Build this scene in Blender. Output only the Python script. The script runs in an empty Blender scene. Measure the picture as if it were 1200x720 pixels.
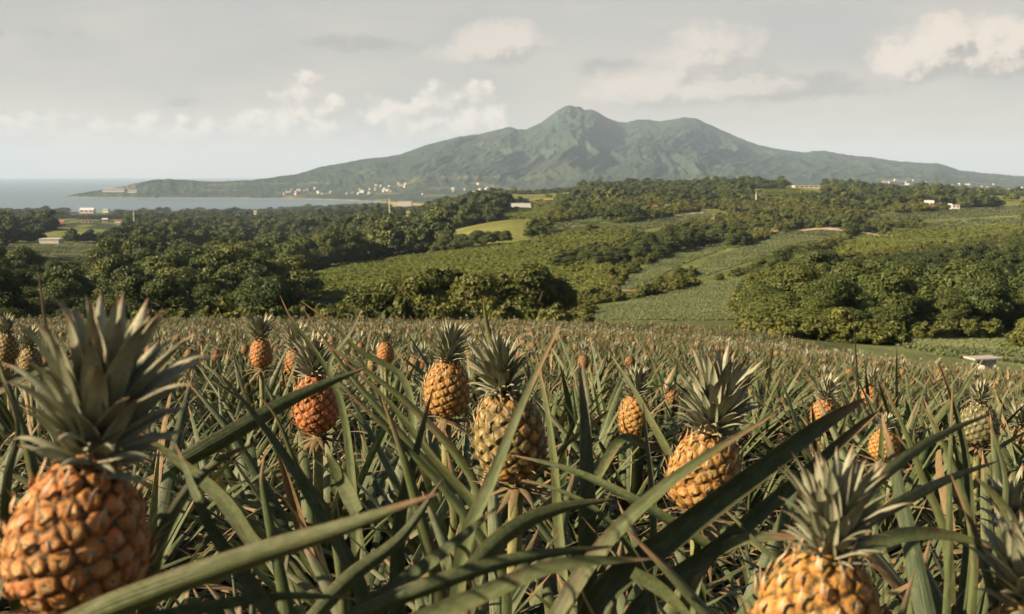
import bpy, math, random
import numpy as np

PI = math.pi
S = bpy.context.scene
COL = S.collection
rng = np.random.default_rng(11)
random.seed(5)

# ------------------------------------------------------------------ camera model
F = 1333.333            # focal length in photo pixels (1200 wide)
CZ = 100.0              # camera height above the sea
EYE = 204.0             # photo row of the true horizon
PITCH = math.atan((360 - EYE) / F)
CP, SP = math.cos(PITCH), math.sin(PITCH)


def at(px, py, Y):
    """world point seen at photo pixel (px,py) at forward distance Y"""
    u = (px - 600) / F
    v = (360 - py) / F
    k = Y / (CP + v * SP)
    return np.array([u * k, Y, CZ + k * (-SP + v * CP)])


def zpy(py, Y):
    v = (360 - py) / F
    return CZ + Y * (-SP + v * CP) / (CP + v * SP)


def proj(X, Y, Z):
    d = Y * CP - (Z - CZ) * SP
    h = Y * SP + (Z - CZ) * CP
    return 600 + F * X / d, 360 - F * h / d


# ------------------------------------------------------------------ noise
def _h(ix, iy, seed):
    n = (ix.astype(np.int64) * 374761393 + iy.astype(np.int64) * 668265263 + seed * 974711) & 0xFFFFFFFF
    n = ((n ^ (n >> 13)) * 1274126177) & 0xFFFFFFFF
    n = n ^ (n >> 16)
    return (n & 0xFFFFFF) / float(0xFFFFFF)


def vnoise(x, y, seed=0):
    x = np.asarray(x, float); y = np.asarray(y, float)
    ix = np.floor(x); iy = np.floor(y)
    fx = x - ix; fy = y - iy
    ux = fx * fx * fx * (fx * (fx * 6 - 15) + 10); uy = fy * fy * fy * (fy * (fy * 6 - 15) + 10)
    a = _h(ix, iy, seed); b = _h(ix + 1, iy, seed); c = _h(ix, iy + 1, seed); d = _h(ix + 1, iy + 1, seed)
    return (a * (1 - ux) + b * ux) * (1 - uy) + (c * (1 - ux) + d * ux) * uy


def fbm(x, y, oct=4, seed=0):
    s = 0.0; a = 0.5; t = 0.0
    for i in range(oct):
        s = s + a * vnoise(x * 2 ** i + 17.3 * i, y * 2 ** i - 9.1 * i, seed + i); t += a; a *= 0.5
    return s / t


def sstep(a, b, x):
    t = np.clip((x - a) / (b - a), 0, 1)
    return t * t * (3 - 2 * t)


def inpoly(px, py, poly):
    px = np.asarray(px, float); py = np.asarray(py, float)
    r = np.zeros(px.shape, bool)
    n = len(poly)
    for i in range(n):
        x1, y1 = poly[i]; x2, y2 = poly[(i + 1) % n]
        if y1 == y2:
            continue
        c = ((y1 > py) != (y2 > py)) & (px < (x2 - x1) * (py - y1) / (y2 - y1) + x1)
        r ^= c
    return r


# ------------------------------------------------------------------ mesh helpers
class MB:
    """collects vertices / faces / uv / float attributes and makes one mesh"""
    def __init__(s):
        s.v = []; s.f = []; s.uv = []; s.a = []; s.b = []; s.n = 0

    def add(s, v, f, uv=None, a=0.5, b=0.0):
        v = np.asarray(v, float).reshape(-1, 3)
        f = np.asarray(f, int)
        s.v.append(v); s.f.append(f + s.n); m = len(v)
        s.uv.append(np.zeros((m, 2)) if uv is None else np.asarray(uv, float))
        s.a.append(np.broadcast_to(np.asarray(a, float), (m,)))
        s.b.append(np.broadcast_to(np.asarray(b, float), (m,)))
        s.n += m

    def mesh(s, name, mats, smooth=True):
        me = bpy.data.meshes.new(name)
        V = np.concatenate(s.v)
        me.vertices.add(len(V)); me.vertices.foreach_set('co', V.astype(np.float32).ravel())
        loops = np.concatenate([f.ravel() for f in s.f]).astype(np.int32)
        sizes = np.concatenate([np.full(len(f), f.shape[1], np.int32) for f in s.f])
        starts = np.concatenate([[0], np.cumsum(sizes)[:-1]]).astype(np.int32)
        me.loops.add(len(loops)); me.loops.foreach_set('vertex_index', loops)
        me.polygons.add(len(sizes)); me.polygons.foreach_set('loop_start', starts)
        me.polygons.foreach_set('use_smooth', np.full(len(sizes), smooth, bool))
        me.update(calc_edges=True)
        for nm, arr in (('rnd', s.a), ('val', s.b)):
            at_ = me.attributes.new(nm, 'FLOAT', 'POINT')
            at_.data.foreach_set('value', np.concatenate(arr).astype(np.float32))
        at_ = me.attributes.new('lp', 'FLOAT_VECTOR', 'POINT')
        uv = np.concatenate(s.uv)
        at_.data.foreach_set('vector', np.column_stack([uv, np.zeros(len(uv))]).astype(np.float32).ravel())
        for m in (mats if isinstance(mats, (list, tuple)) else [mats]):
            me.materials.append(m)
        return me

    def build(s, name, mats, parent=None, smooth=True, loc=None):
        return link(name, s.mesh(name, mats, smooth), parent, loc)


def link(name, data, parent=None, loc=None):
    o = bpy.data.objects.new(name, data)
    COL.objects.link(o)
    if parent is not None:
        o.parent = parent
    if loc is not None:
        o.location = loc
    return o


def tag(o, label=None, cat=None, group=None, kind=None):
    if label: o['label'] = label
    if cat: o['category'] = cat
    if group: o['group'] = group
    if kind: o['kind'] = kind
    return o


def grid_faces(nr, nc, wrap=False):
    r = np.arange(nr - 1)[:, None]; c = np.arange(nc if wrap else nc - 1)[None, :]
    c2 = (c + 1) % nc
    return np.stack([(r * nc + c), (r * nc + c2), ((r + 1) * nc + c2), ((r + 1) * nc + c)], -1).reshape(-1, 4)


def tube(mb, pts, radii, n=8, a=0.5, b=0.0, cap=True):
    pts = np.asarray(pts, float); radii = np.asarray(radii, float)
    m = len(pts)
    t = np.gradient(pts, axis=0); t /= np.linalg.norm(t, axis=1)[:, None] + 1e-9
    ref = np.array([0.31, 0.95, 0.05])
    s1 = np.cross(t, ref); s1 /= np.linalg.norm(s1, axis=1)[:, None] + 1e-9
    s2 = np.cross(t, s1)
    ang = np.linspace(0, 2 * PI, n, endpoint=False)
    V = pts[:, None] + radii[:, None, None] * (np.cos(ang)[None, :, None] * s1[:, None] + np.sin(ang)[None, :, None] * s2[:, None])
    uv = np.stack(np.broadcast_arrays(ang[None, :] / (2 * PI), np.linspace(0, 1, m)[:, None]), -1).reshape(-1, 2)
    mb.add(V.reshape(-1, 3), grid_faces(m, n, True), uv, a, b)
    if cap:
        c = pts[-1:]
        mb.add(np.vstack([V[-1], c]), [[i, (i + 1) % n, n] for i in range(n)], None, a, b)


def box(mb, x0, x1, y0, y1, z0, z1, a=0.5, b=0.0):
    v = [(x, y, z) for z in (z0, z1) for y in (y0, y1) for x in (x0, x1)]
    mb.add(v, [(0, 2, 3, 1), (4, 5, 7, 6), (0, 1, 5, 4), (2, 6, 7, 3), (0, 4, 6, 2), (1, 3, 7, 5)], None, a, b)


# ------------------------------------------------------------------ node helpers
class NT:
    def __init__(s, tree):
        s.t = tree; s.t.nodes.clear()

    def n(s, typ, **kw):
        nd = s.t.nodes.new(typ)
        for k, v in kw.items():
            setattr(nd, k, v)
        return nd

    def setin(s, nd, key, val):
        i = nd.inputs[key]
        if hasattr(val, 'is_output') or isinstance(val, bpy.types.NodeSocket):
            s.t.links.new(val, i)
        else:
            try:
                i.default_value = val
            except TypeError:
                i.default_value = (*val, 1.0) if len(val) == 3 else val

    def m(s, op, a, b=0.0, c=0.0, clamp=False):
        nd = s.n('ShaderNodeMath', operation=op, use_clamp=clamp)
        s.setin(nd, 0, a); s.setin(nd, 1, b)
        if op in ('MULTIPLY_ADD', 'SMOOTH_MAX', 'SMOOTH_MIN', 'WRAP', 'COMPARE'):
            s.setin(nd, 2, c)
        return nd.outputs[0]

    def mix(s, fac, a, b, typ='MIX'):
        nd = s.n('ShaderNodeMix', data_type='RGBA', blend_type=typ)
        s.setin(nd, 0, fac)
        for k, v in ((6, a), (7, b)):
            i = nd.inputs[k]
            if isinstance(v, bpy.types.NodeSocket):
                s.t.links.new(v, i)
            else:
                i.default_value = (*v, 1.0)
        return nd.outputs[2]

    def ramp(s, fac, stops, interp='LINEAR'):
        nd = s.n('ShaderNodeValToRGB'); cr = nd.color_ramp; cr.interpolation = interp
        while len(cr.elements) > 1:
            cr.elements.remove(cr.elements[-1])
        for i, (p, c) in enumerate(stops):
            e = cr.elements[0] if i == 0 else cr.elements.new(p)
            e.position = p; e.color = (*c, 1.0) if len(c) == 3 else c
        s.setin(nd, 0, fac)
        return nd.outputs[0]

    def sm(s, lo, hi, x):
        nd = s.n('ShaderNodeMapRange', interpolation_type='SMOOTHSTEP')
        s.setin(nd, 0, x); s.setin(nd, 1, lo); s.setin(nd, 2, hi)
        return nd.outputs[0]

    def noise(s, vec, scale, detail=3.0, rough=0.5, dim='3D'):
        nd = s.n('ShaderNodeTexNoise', noise_dimensions=dim)
        if vec is not None: s.setin(nd, 'Vector', vec)
        s.setin(nd, 'Scale', scale); s.setin(nd, 'Detail', detail); s.setin(nd, 'Roughness', rough)
        return nd.outputs[0]

    def attr(s, name, out='Fac'):
        return s.n('ShaderNodeAttribute', attribute_name=name).outputs[out]

    def xyz(s, vec):
        nd = s.n('ShaderNodeSeparateXYZ'); s.setin(nd, 0, vec); return nd.outputs

    def comb(s, x, y, z=0.0):
        nd = s.n('ShaderNodeCombineXYZ'); s.setin(nd, 0, x); s.setin(nd, 1, y); s.setin(nd, 2, z); return nd.outputs[0]

    def vmul(s, vec, v):
        nd = s.n('ShaderNodeVectorMath', operation='MULTIPLY'); s.setin(nd, 0, vec); nd.inputs[1].default_value = v; return nd.outputs[0]

    def bump(s, h, strength, dist=0.1):
        nd = s.n('ShaderNodeBump'); s.setin(nd, 'Height', h); s.setin(nd, 'Strength', strength); s.setin(nd, 'Distance', dist); return nd.outputs[0]

    def bsdf(s, color, rough=0.6, normal=None, spec=0.4, trans=0.0, tcol=None):
        p = s.n('ShaderNodeBsdfPrincipled')
        s.setin(p, 'Base Color', color); s.setin(p, 'Roughness', rough); s.setin(p, 'Specular IOR Level', spec)
        if normal is not None: s.setin(p, 'Normal', normal)
        out = p.outputs[0]
        if trans > 0:
            t = s.n('ShaderNodeBsdfTranslucent'); s.setin(t, 0, tcol if tcol is not None else color)
            mx = s.n('ShaderNodeMixShader'); s.setin(mx, 0, trans)
            s.t.links.new(out, mx.inputs[1]); s.t.links.new(t.outputs[0], mx.inputs[2]); out = mx.outputs[0]
        o = s.n('ShaderNodeOutputMaterial'); s.t.links.new(out, o.inputs[0])
        return p


def mat(name):
    m = bpy.data.materials.new(name); m.use_nodes = True
    return m, NT(m.node_tree)


# ------------------------------------------------------------------ materials
def leaf_mat(name, dark, light, tip, red, tipstart=0.86, spec=0.45, rough=0.42, trans=0.12, redamt=0.5, dead=0.0):
    m, t = mat(name)
    lp = t.attr('lp', 'Vector'); x = t.xyz(lp)
    r = t.attr('rnd')
    oi = t.n('ShaderNodeObjectInfo').outputs['Random']
    st = t.noise(t.comb(t.m('MULTIPLY', x[0], 22.0), t.m('MULTIPLY', x[1], 2.0), t.m('MULTIPLY', r, 57.0)), 1.0, 3.0, 0.6)
    bl = t.noise(t.comb(t.m('MULTIPLY', x[0], 2.0), t.m('MULTIPLY', x[1], 5.0), t.m('MULTIPLY', r, 91.0)), 1.0, 3.0, 0.6)
    f = t.m('ADD', t.m('MULTIPLY', st, 0.55), t.m('ADD', t.m('MULTIPLY', r, 0.45), t.m('MULTIPLY', oi, 0.15)))
    f = t.m('SUBTRACT', f, 0.12, clamp=True)
    c = t.mix(f, dark, light)
    # reddish flush in streaks, and along the margins
    edge = t.m('ABSOLUTE', t.m('SUBTRACT', x[0], 0.5))
    em = t.sm(0.40, 0.5, edge)
    rs = t.m('MULTIPLY', t.sm(0.52, 0.68, bl), t.sm(0.35, 0.8, r))
    rs = t.m('MAXIMUM', t.m('MULTIPLY', rs, 0.8), t.m('MULTIPLY', em, 0.55))
    c = t.mix(t.m('MULTIPLY', rs, redamt), c, red)
    if dead > 0:
        c = t.mix(t.m('MULTIPLY', t.sm(1.0 - dead, 1.0 - dead * 0.8, r), 0.85), c, t.mix(bl, (0.30, 0.20, 0.10), (0.24, 0.13, 0.07)))
    # dry tip
    tp = t.m('ADD', x[1], t.m('MULTIPLY', t.m('SUBTRACT', bl, 0.5), 0.25))
    c = t.mix(t.sm(tipstart, 1.0, tp), c, tip)
    # scattered brown flecks
    fl = t.noise(t.comb(t.m('MULTIPLY', x[0], 9.0), t.m('MULTIPLY', x[1], 60.0), t.m('MULTIPLY', r, 33.0)), 1.0, 1.0)
    c = t.mix(t.m('MULTIPLY', t.sm(0.66, 0.76, fl), 0.6), c, (0.19, 0.14, 0.07))
    bloom = t.noise(t.comb(t.m('MULTIPLY', x[0], 3.0), t.m('MULTIPLY', x[1], 26.0), t.m('MULTIPLY', r, 71.0)), 1.0, 4.0, 0.7)
    c = t.mix(t.m('MULTIPLY', t.sm(0.45, 0.75, bloom), 0.25), c, (0.25, 0.25, 0.16))
    c = t.mix(t.m('MULTIPLY', t.sm(0.55, 0.35, bloom), 0.3), c, t.mix(0.5, dark, (0.02, 0.03, 0.01)))
    b = t.bump(t.m('ADD', st, t.m('MULTIPLY', bloom, 0.5)), 0.5, 0.004)
    t.bsdf(c, t.m('ADD', rough, t.m('MULTIPLY', st, 0.2)), b, spec, trans)
    return m


M_LEAF = leaf_mat('pineapple leaf', (0.020, 0.046, 0.016), (0.138, 0.168, 0.062), (0.27, 0.155, 0.085), (0.22, 0.08, 0.05), 0.85, 0.4, 0.40, 0.14, 0.45, 0.05)
M_CROWN = leaf_mat('crown leaf', (0.20, 0.235, 0.145), (0.50, 0.485, 0.36), (0.30, 0.17, 0.11), (0.22, 0.12, 0.08), 0.80, 0.3, 0.5, 0.10, 0.35)
M_LEAF_FAR = leaf_mat('pineapple leaf far rows', (0.020, 0.043, 0.015), (0.120, 0.148, 0.056), (0.22, 0.135, 0.07), (0.19, 0.08, 0.045), 0.85, 0.35, 0.45, 0.14, 0.45, 0.07)
M_DRY = leaf_mat('dry leaf', (0.14, 0.095, 0.05), (0.29, 0.22, 0.125), (0.25, 0.16, 0.09), (0.25, 0.12, 0.07), 0.9, 0.2, 0.8, 0.1, 0.3)


def fruit_mat(name, groove, side, mid, centre, alt, altw):
    m, t = mat(name)
    e = t.attr('val'); r = t.attr('rnd'); z = t.xyz(t.attr('lp', 'Vector'))
    tc = t.n('ShaderNodeTexCoord').outputs['Object']
    nz = t.noise(tc, 190.0, 4.0, 0.6)
    big = t.noise(tc, 22.0, 3.0, 0.5)
    ee = t.m('ADD', e, t.m('MULTIPLY', t.m('SUBTRACT', nz, 0.5), 0.75))
    c = t.ramp(ee, [(0.0, groove), (0.04, groove), (0.15, side), (0.36, mid), (0.52, mid), (0.68, centre), (0.86, centre), (0.97, groove)])
    # eyes that differ in ripeness, and a greener / redder band by height
    k = t.m('ADD', t.m('MULTIPLY', t.m('SUBTRACT', r, 0.5), 0.9), t.m('ADD', t.m('MULTIPLY', t.m('SUBTRACT', big, 0.5), 1.4), altw))
    k = t.m('MULTIPLY', t.m('MULTIPLY', t.sm(0.2, 0.8, k), t.sm(0.12, 0.3, ee)), 0.8)
    c = t.mix(k, c, alt)
    grime = t.noise(tc, 55.0, 5.0, 0.7)
    c = t.mix(t.m('MULTIPLY', t.sm(0.50, 0.68, grime), 0.55), c, (0.11, 0.095, 0.045))
    c = t.mix(t.m('MULTIPLY', t.sm(0.56, 0.70, t.noise(tc, 130.0, 3.0, 0.6)), 0.45), c, (0.30, 0.24, 0.15))
    fle = t.sm(0.58, 0.72, t.noise(tc, 420.0, 2.0))
    c = t.mix(t.m('MULTIPLY', fle, 0.45), c, centre)
    # bracts carry val > 1
    c = t.mix(t.sm(1.1, 1.4, e), c, t.mix(t.sm(1.45, 1.9, e), side, t.mix(r, (0.30, 0.19, 0.10), (0.46, 0.36, 0.24))))
    t.bsdf(c, t.m('ADD', 0.55, t.m('MULTIPLY', nz, 0.3)), t.bump(t.m('ADD', nz, t.noise(tc, 60.0, 3.0)), 0.6, 0.004), 0.3)
    return m


M_FR_DEEP = fruit_mat('fruit deep orange', (0.07, 0.030, 0.012), (0.26, 0.07, 0.016), (0.38, 0.13, 0.034), (0.38, 0.24, 0.12), (0.44, 0.10, 0.04), 0.25)
M_FR_ORANGE = fruit_mat('fruit orange', (0.055, 0.030, 0.012), (0.23, 0.085, 0.016), (0.37, 0.165, 0.040), (0.42, 0.28, 0.14), (0.46, 0.12, 0.05), 0.16)
M_FR_GOLD = fruit_mat('fruit gold', (0.05, 0.032, 0.012), (0.23, 0.098, 0.016), (0.36, 0.18, 0.036), (0.43, 0.30, 0.15), (0.26, 0.20, 0.05), 0.22)
M_FR_GREEN = fruit_mat('fruit green', (0.035, 0.028, 0.012), (0.11, 0.080, 0.022), (0.185, 0.13, 0.040), (0.32, 0.31, 0.17), (0.50, 0.20, 0.025), 0.14)
M_FR_DULL = fruit_mat('fruit dull', (0.03, 0.018, 0.01), (0.11, 0.05, 0.018), (0.19, 0.09, 0.03), (0.26, 0.19, 0.11), (0.20, 0.06, 0.03), 0.2)
M_FR_DARK = fruit_mat('fruit dark', (0.02, 0.02, 0.012), (0.07, 0.08, 0.035), (0.12, 0.12, 0.06), (0.30, 0.28, 0.17), (0.16, 0.12, 0.04), 0.1)
FRM = {'dull': M_FR_DULL, 'deep': M_FR_DEEP, 'orange': M_FR_ORANGE, 'gold': M_FR_GOLD, 'green': M_FR_GREEN, 'dark': M_FR_DARK}


def simple(name, c1, c2, scale, rough=0.8, bump=0.3, bdist=0.02, spec=0.2, coord='Object', detail=5.0):
    m, t = mat(name)
    tc = t.n('ShaderNodeTexCoord').outputs[coord] if coord != 'Position' else t.n('ShaderNodeNewGeometry').outputs['Position']
    nz = t.noise(tc, scale, detail, 0.6)
    t.bsdf(t.mix(t.sm(0.3, 0.7, nz), c1, c2), rough, t.bump(nz, bump, bdist), spec)
    return m


M_STALK = simple('stalk', (0.11, 0.13, 0.05), (0.22, 0.20, 0.09), 40.0, 0.6)
M_BARK = simple('bark', (0.09, 0.07, 0.05), (0.20, 0.16, 0.12), 6.0, 0.9, 0.6, 0.05)
M_CONC = simple('concrete', (0.28, 0.275, 0.265), (0.40, 0.39, 0.375), 5.0, 0.85, 0.2)
M_WHITE = simple('white wall', (0.42, 0.40, 0.37), (0.54, 0.52, 0.49), 1.0, 0.8, 0.05)
M_CREAM = simple('cream wall', (0.52, 0.44, 0.36), (0.62, 0.54, 0.45), 1.0, 0.8, 0.05)
M_PINK = simple('pink wall', (0.48, 0.31, 0.25), (0.58, 0.40, 0.33), 1.0, 0.8, 0.05)
M_GREYR = simple('grey roof', (0.30, 0.30, 0.30), (0.42, 0.42, 0.41), 1.0, 0.7, 0.05)
M_WROOF = simple('white roof', (0.50, 0.50, 0.49), (0.62, 0.62, 0.60), 1.0, 0.5, 0.05)
M_RROOF = simple('red roof', (0.30, 0.11, 0.07), (0.40, 0.17, 0.11), 1.0, 0.8, 0.05)
M_GLASS = simple('window glass', (0.02, 0.025, 0.03), (0.04, 0.045, 0.05), 1.0, 0.1, 0.0, 0.01, 0.6)
M_STEEL = simple('galvanised steel', (0.42, 0.40, 0.36), (0.55, 0.53, 0.48), 3.0, 0.5, 0.05)


def foliage_mat(name, dark, mid, light, yellow, trans=0.22, wo=0.42, wp=1.2):
    m, t = mat(name)
    r = t.attr('rnd')
    oi = t.n('ShaderNodeObjectInfo')
    o = oi.outputs['Random']
    loc = oi.outputs['Location']
    patch = t.noise(t.vmul(loc, (0.011, 0.006, 0.0)), 1.0, 3.0, 0.55)
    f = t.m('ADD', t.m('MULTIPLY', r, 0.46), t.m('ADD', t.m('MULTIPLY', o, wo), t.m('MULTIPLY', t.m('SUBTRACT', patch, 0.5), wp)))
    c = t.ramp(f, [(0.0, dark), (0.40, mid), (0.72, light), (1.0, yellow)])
    t.bsdf(c, 0.55, None, 0.3, trans)
    return m


M_TREE = foliage_mat('tree foliage', (0.026, 0.044, 0.013), (0.062, 0.085, 0.022), (0.115, 0.137, 0.034), (0.19, 0.185, 0.047))
M_BUSH = foliage_mat('bush foliage', (0.06, 0.08, 0.02), (0.11, 0.125, 0.03), (0.17, 0.17, 0.042), (0.27, 0.24, 0.06), 0.28)
M_MEADOW = foliage_mat('meadow growth', (0.135, 0.165, 0.040), (0.18, 0.215, 0.050), (0.235, 0.26, 0.064), (0.30, 0.29, 0.080), 0.25, 0.22, 0.8)
M_YOUNG = foliage_mat('young crop', (0.115, 0.15, 0.060), (0.155, 0.185, 0.080), (0.195, 0.215, 0.10), (0.24, 0.24, 0.125), 0.1, 0.25, 0.6)


def ground_mat():
    m, t = mat('ground')
    pos = t.n('ShaderNodeNewGeometry').outputs['Position']
    z = t.attr('gcol', 'Color')
    n1 = t.noise(pos, 0.35, 6.0, 0.6)
    n2 = t.noise(pos, 3.0, 4.0, 0.65)
    n3 = t.noise(pos, 0.02, 4.0, 0.6)
    k = t.m('ADD', t.m('MULTIPLY', n1, 0.7), t.m('MULTIPLY', n3, 0.7))
    c = t.mix(1.0, z, t.ramp(k, [(0.35, (0.62, 0.62, 0.62)), (0.95, (1.3, 1.28, 1.2))]), 'MULTIPLY')
    h = t.m('ADD', t.m('MULTIPLY', n1, 1.0), t.m('MULTIPLY', n2, 0.2))
    t.bsdf(c, 0.95, t.bump(h, 0.5, 0.8), 0.1)
    return m


def soil_mat():
    return None


def mountain_mat():
    m, t = mat('mountain forest')
    pos = t.n('ShaderNodeNewGeometry').outputs['Position']
    x = t.xyz(pos)
    n1 = t.noise(t.vmul(pos, (1, 0.6, 1)), 0.034, 5.0, 0.75)
    n2 = t.noise(pos, 0.0025, 4.0, 0.6)
    n3 = t.noise(pos, 0.0042, 3.0, 0.55)
    c = t.mix(t.sm(0.34, 0.64, n1), (0.010, 0.026, 0.021), (0.048, 0.078, 0.052))
    c = t.mix(t.m('MULTIPLY', t.sm(0.45, 0.65, n2), 0.5), c, (0.072, 0.092, 0.058))
    low = t.m('SUBTRACT', 1.0, t.sm(40.0, 170.0, x[2]))
    fld = t.m('MULTIPLY', t.sm(0.57, 0.62, n3), low)
    c = t.mix(t.m('MULTIPLY', fld, 0.8), c, t.mix(n2, (0.10, 0.12, 0.05), (0.19, 0.17, 0.09)))
    c = t.mix(t.m('MULTIPLY', t.m('SUBTRACT', 1.0, t.sm(1.5, 4.0, x[2])), 0.8), c, (0.28, 0.24, 0.17))
    t.bsdf(c, 0.9, t.bump(n1, 1.0, 24.0), 0.1)
    return m


def sea_mat():
    m, t = mat('sea water')
    pos = t.n('ShaderNodeNewGeometry').outputs['Position']
    n1 = t.noise(t.vmul(pos, (0.05, 0.05, 0.05)), 1.0, 4.0, 0.6)
    n2 = t.noise(t.vmul(pos, (0.0006, 0.0022, 0.0)), 1.0, 4.0, 0.6)
    c = t.mix(n2, (0.05, 0.10, 0.13), (0.085, 0.145, 0.175))
    t.bsdf(c, t.m('ADD', 0.22, t.m('MULTIPLY', n2, 0.2)), t.bump(n1, 0.25, 1.0), 0.5)
    return m


M_GROUND = ground_mat()
M_MOUNT = mountain_mat()
M_SEA = sea_mat()
M_PATH = simple('bare earth', (0.20, 0.13, 0.075), (0.30, 0.20, 0.12), 0.8, 0.95, 0.3, 0.1, 0.1, 'Position')
M_ROAD = simple('pale track', (0.33, 0.26, 0.18), (0.42, 0.35, 0.26), 0.8, 0.95, 0.2, 0.1, 0.1, 'Position')
#@@TERRAIN
# ------------------------------------------------------------------ terrain
TAB = {   # photo column: [(forward distance, photo row of bare ground)]
    -300: [(65, 378), (90, 398), (130, 392), (200, 361), (300, 338), (420, 320), (520, 303), (680, 288), (900, 272), (1300, 265), (1600, 260.5), (2200, 254), (2700, 252), (3000, 249.8), (3500, 244.5), (4200, 238.5)],
    0:   [(65, 380), (90, 400), (130, 394), (200, 362), (300, 340), (420, 322), (520, 304), (680, 288), (900, 272), (1300, 265), (1600, 260.5), (2200, 254), (2700, 252), (3000, 249.8), (3500, 244.5), (4200, 238.5)],
    150: [(65, 380), (90, 404), (130, 396), (200, 360), (300, 340), (420, 322), (520, 308), (680, 294), (900, 277), (1300, 265), (1600, 260.5), (2200, 254), (2700, 252), (3000, 249.8), (3500, 244.5), (4200, 238.5)],
    300: [(65, 381), (90, 408), (130, 398), (200, 356), (300, 338), (420, 320), (560, 305), (750, 290), (1000, 275), (1300, 265), (1600, 260.5), (2200, 254), (2700, 252), (3000, 249.8), (3500, 244.5), (4200, 238.5)],
    450: [(65, 382), (90, 412), (130, 398), (200, 352), (300, 320), (360, 308), (440, 305), (560, 297), (750, 282), (1000, 268), (1300, 257), (1600, 251), (2200, 247), (3000, 244.5), (3700, 240), (4200, 236.5)],
    600: [(65, 383), (90, 413), (130, 392), (200, 349), (300, 312), (400, 291), (520, 274), (750, 264), (1000, 255), (1200, 239), (1400, 227), (1700, 233), (2500, 240), (3700, 239), (4200, 236.5)],
    750: [(65, 385), (90, 394), (130, 373), (200, 345), (300, 312), (400, 289), (520, 271), (750, 256), (1000, 244), (1300, 229), (1500, 220), (1700, 222), (2500, 236), (3700, 238.5), (4200, 236.5)],
    900: [(65, 394), (90, 398), (130, 371), (200, 341), (300, 308), (400, 288), (520, 273), (750, 254), (1000, 239), (1300, 224.5), (1500, 217), (1700, 220), (2500, 235), (3700, 238.5), (4200, 236.5)],
    1050: [(50, 410), (65, 407), (90, 403), (115, 395), (150, 374), (200, 350), (300, 315), (400, 292), (520, 275), (750, 254), (1000, 244), (1300, 233), (1600, 226), (2200, 229), (3700, 236.5), (4200, 236)],
    1200: [(50, 424), (65, 416), (90, 405), (115, 397), (150, 378), (200, 354), (300, 316), (420, 290), (560, 271), (750, 258), (1000, 247), (1300, 237), (1600, 230), (2200, 231), (3700, 236.5), (4200, 236)],
    1500: [(50, 428), (65, 418), (90, 406), (115, 398), (150, 380), (200, 356), (300, 318), (420, 292), (560, 273), (750, 260), (1000, 248), (1300, 238), (1600, 231), (2200, 231), (3700, 236.5), (4200, 236)],
}
TPX = np.array(sorted(TAB), float)


def field_z(X, Y):
    Xc = np.clip(X, 0, 34)
    Yc = np.clip(Y, -60, 400)
    return CZ - 0.92 - 0.125 * Yc - 0.0025 * Xc ** 2 - 0.052 * Xc


def gz(X, Y, noise=True):
    X = np.atleast_1d(np.asarray(X, float)); Y = np.atleast_1d(np.asarray(Y, float))
    X, Y = np.broadcast_arrays(X, Y)
    Ys = np.maximum(Y, 30.0)
    px = np.clip(600 + F * X / Ys, -300, 1500)
    ly = np.log(Ys)
    tab = np.stack([np.interp(ly, np.log([p[0] for p in TAB[int(k)]]), [p[1] for p in TAB[int(k)]]) for k in TPX])
    i = np.clip(np.searchsorted(TPX, px) - 1, 0, len(TPX) - 2)
    f = (px - TPX[i]) / (TPX[i + 1] - TPX[i]); f = f * f * (3 - 2 * f) * 0.6 + f * 0.4
    ar = np.indices(px.shape)
    lo = np.take_along_axis(tab, i[None], 0)[0]; hi = np.take_along_axis(tab, (i + 1)[None], 0)[0]
    zt = zpy(lo * (1 - f) + hi * f, Ys)
    if noise:
        am = sstep(160, 700, Ys) * (1 - 0.85 * sstep(2600, 3500, Ys)) * (1 - 0.5 * sstep(1100, 1500, Ys) * (1 - sstep(1600, 2200, Ys)))
        zt = zt + am * ((fbm(X / 210, Y / 210, 3, 3) - 0.5) * 18 + (fbm(X / 60, Y / 60, 3, 8) - 0.5) * 6)
        zt = zt + sstep(80, 200, Ys) * (fbm(X / 30, Y / 30, 2, 21) - 0.5) * 1.6
    zf = field_z(X, Y)
    b = sstep(52, 72, Y)
    return zf * (1 - b) + zt * b


# zones drawn on the photograph's plan (photo pixel polygons -> ground they lie on)
Z_MEADOW = [
    [(298, 350), (312, 338), (345, 327), (400, 312), (450, 304), (500, 298), (560, 292), (600, 287), (650, 274), (745, 268), (745, 279), (700, 290), (655, 300), (640, 308), (652, 316), (652, 350), (400, 352)],
    [(655, 316), (680, 310), (712, 313), (716, 342), (690, 350), (655, 348)],
]
Z_BRIGHT = [[(590, 292), (650, 276), (742, 270), (738, 280), (690, 288), (640, 291)], [(320, 336), (400, 316), (470, 304), (470, 318), (390, 334), (330, 343)]]
Z_YOUNG = [
    [(690, 366), (720, 357), (770, 347), (803, 338), (880, 322), (896, 330), (868, 344), (870, 376), (690, 376)],
    [(722, 334), (770, 305), (820, 288), (858, 282), (858, 289), (806, 308), (760, 330), (735, 342)],
    [(812, 320), (832, 302), (880, 287), (925, 270), (985, 267), (992, 276), (925, 288), (880, 306), (826, 324)],
    [(655, 277), (760, 257), (832, 249), (834, 256), (765, 267), (742, 273)],
    [(1000, 256), (1050, 250), (1200, 241), (1200, 252), (1060, 259)],
    [(1010, 398), (1060, 393), (1200, 391), (1200, 428), (1110, 418), (1040, 404)],
    [(0, 287), (142, 284), (122, 299), (60, 305), (0, 305)],
    [(640, 262), (720, 253), (722, 258), (655, 268)],
    [(1075, 262), (1200, 254), (1200, 262), (1100, 270)],
]
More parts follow.
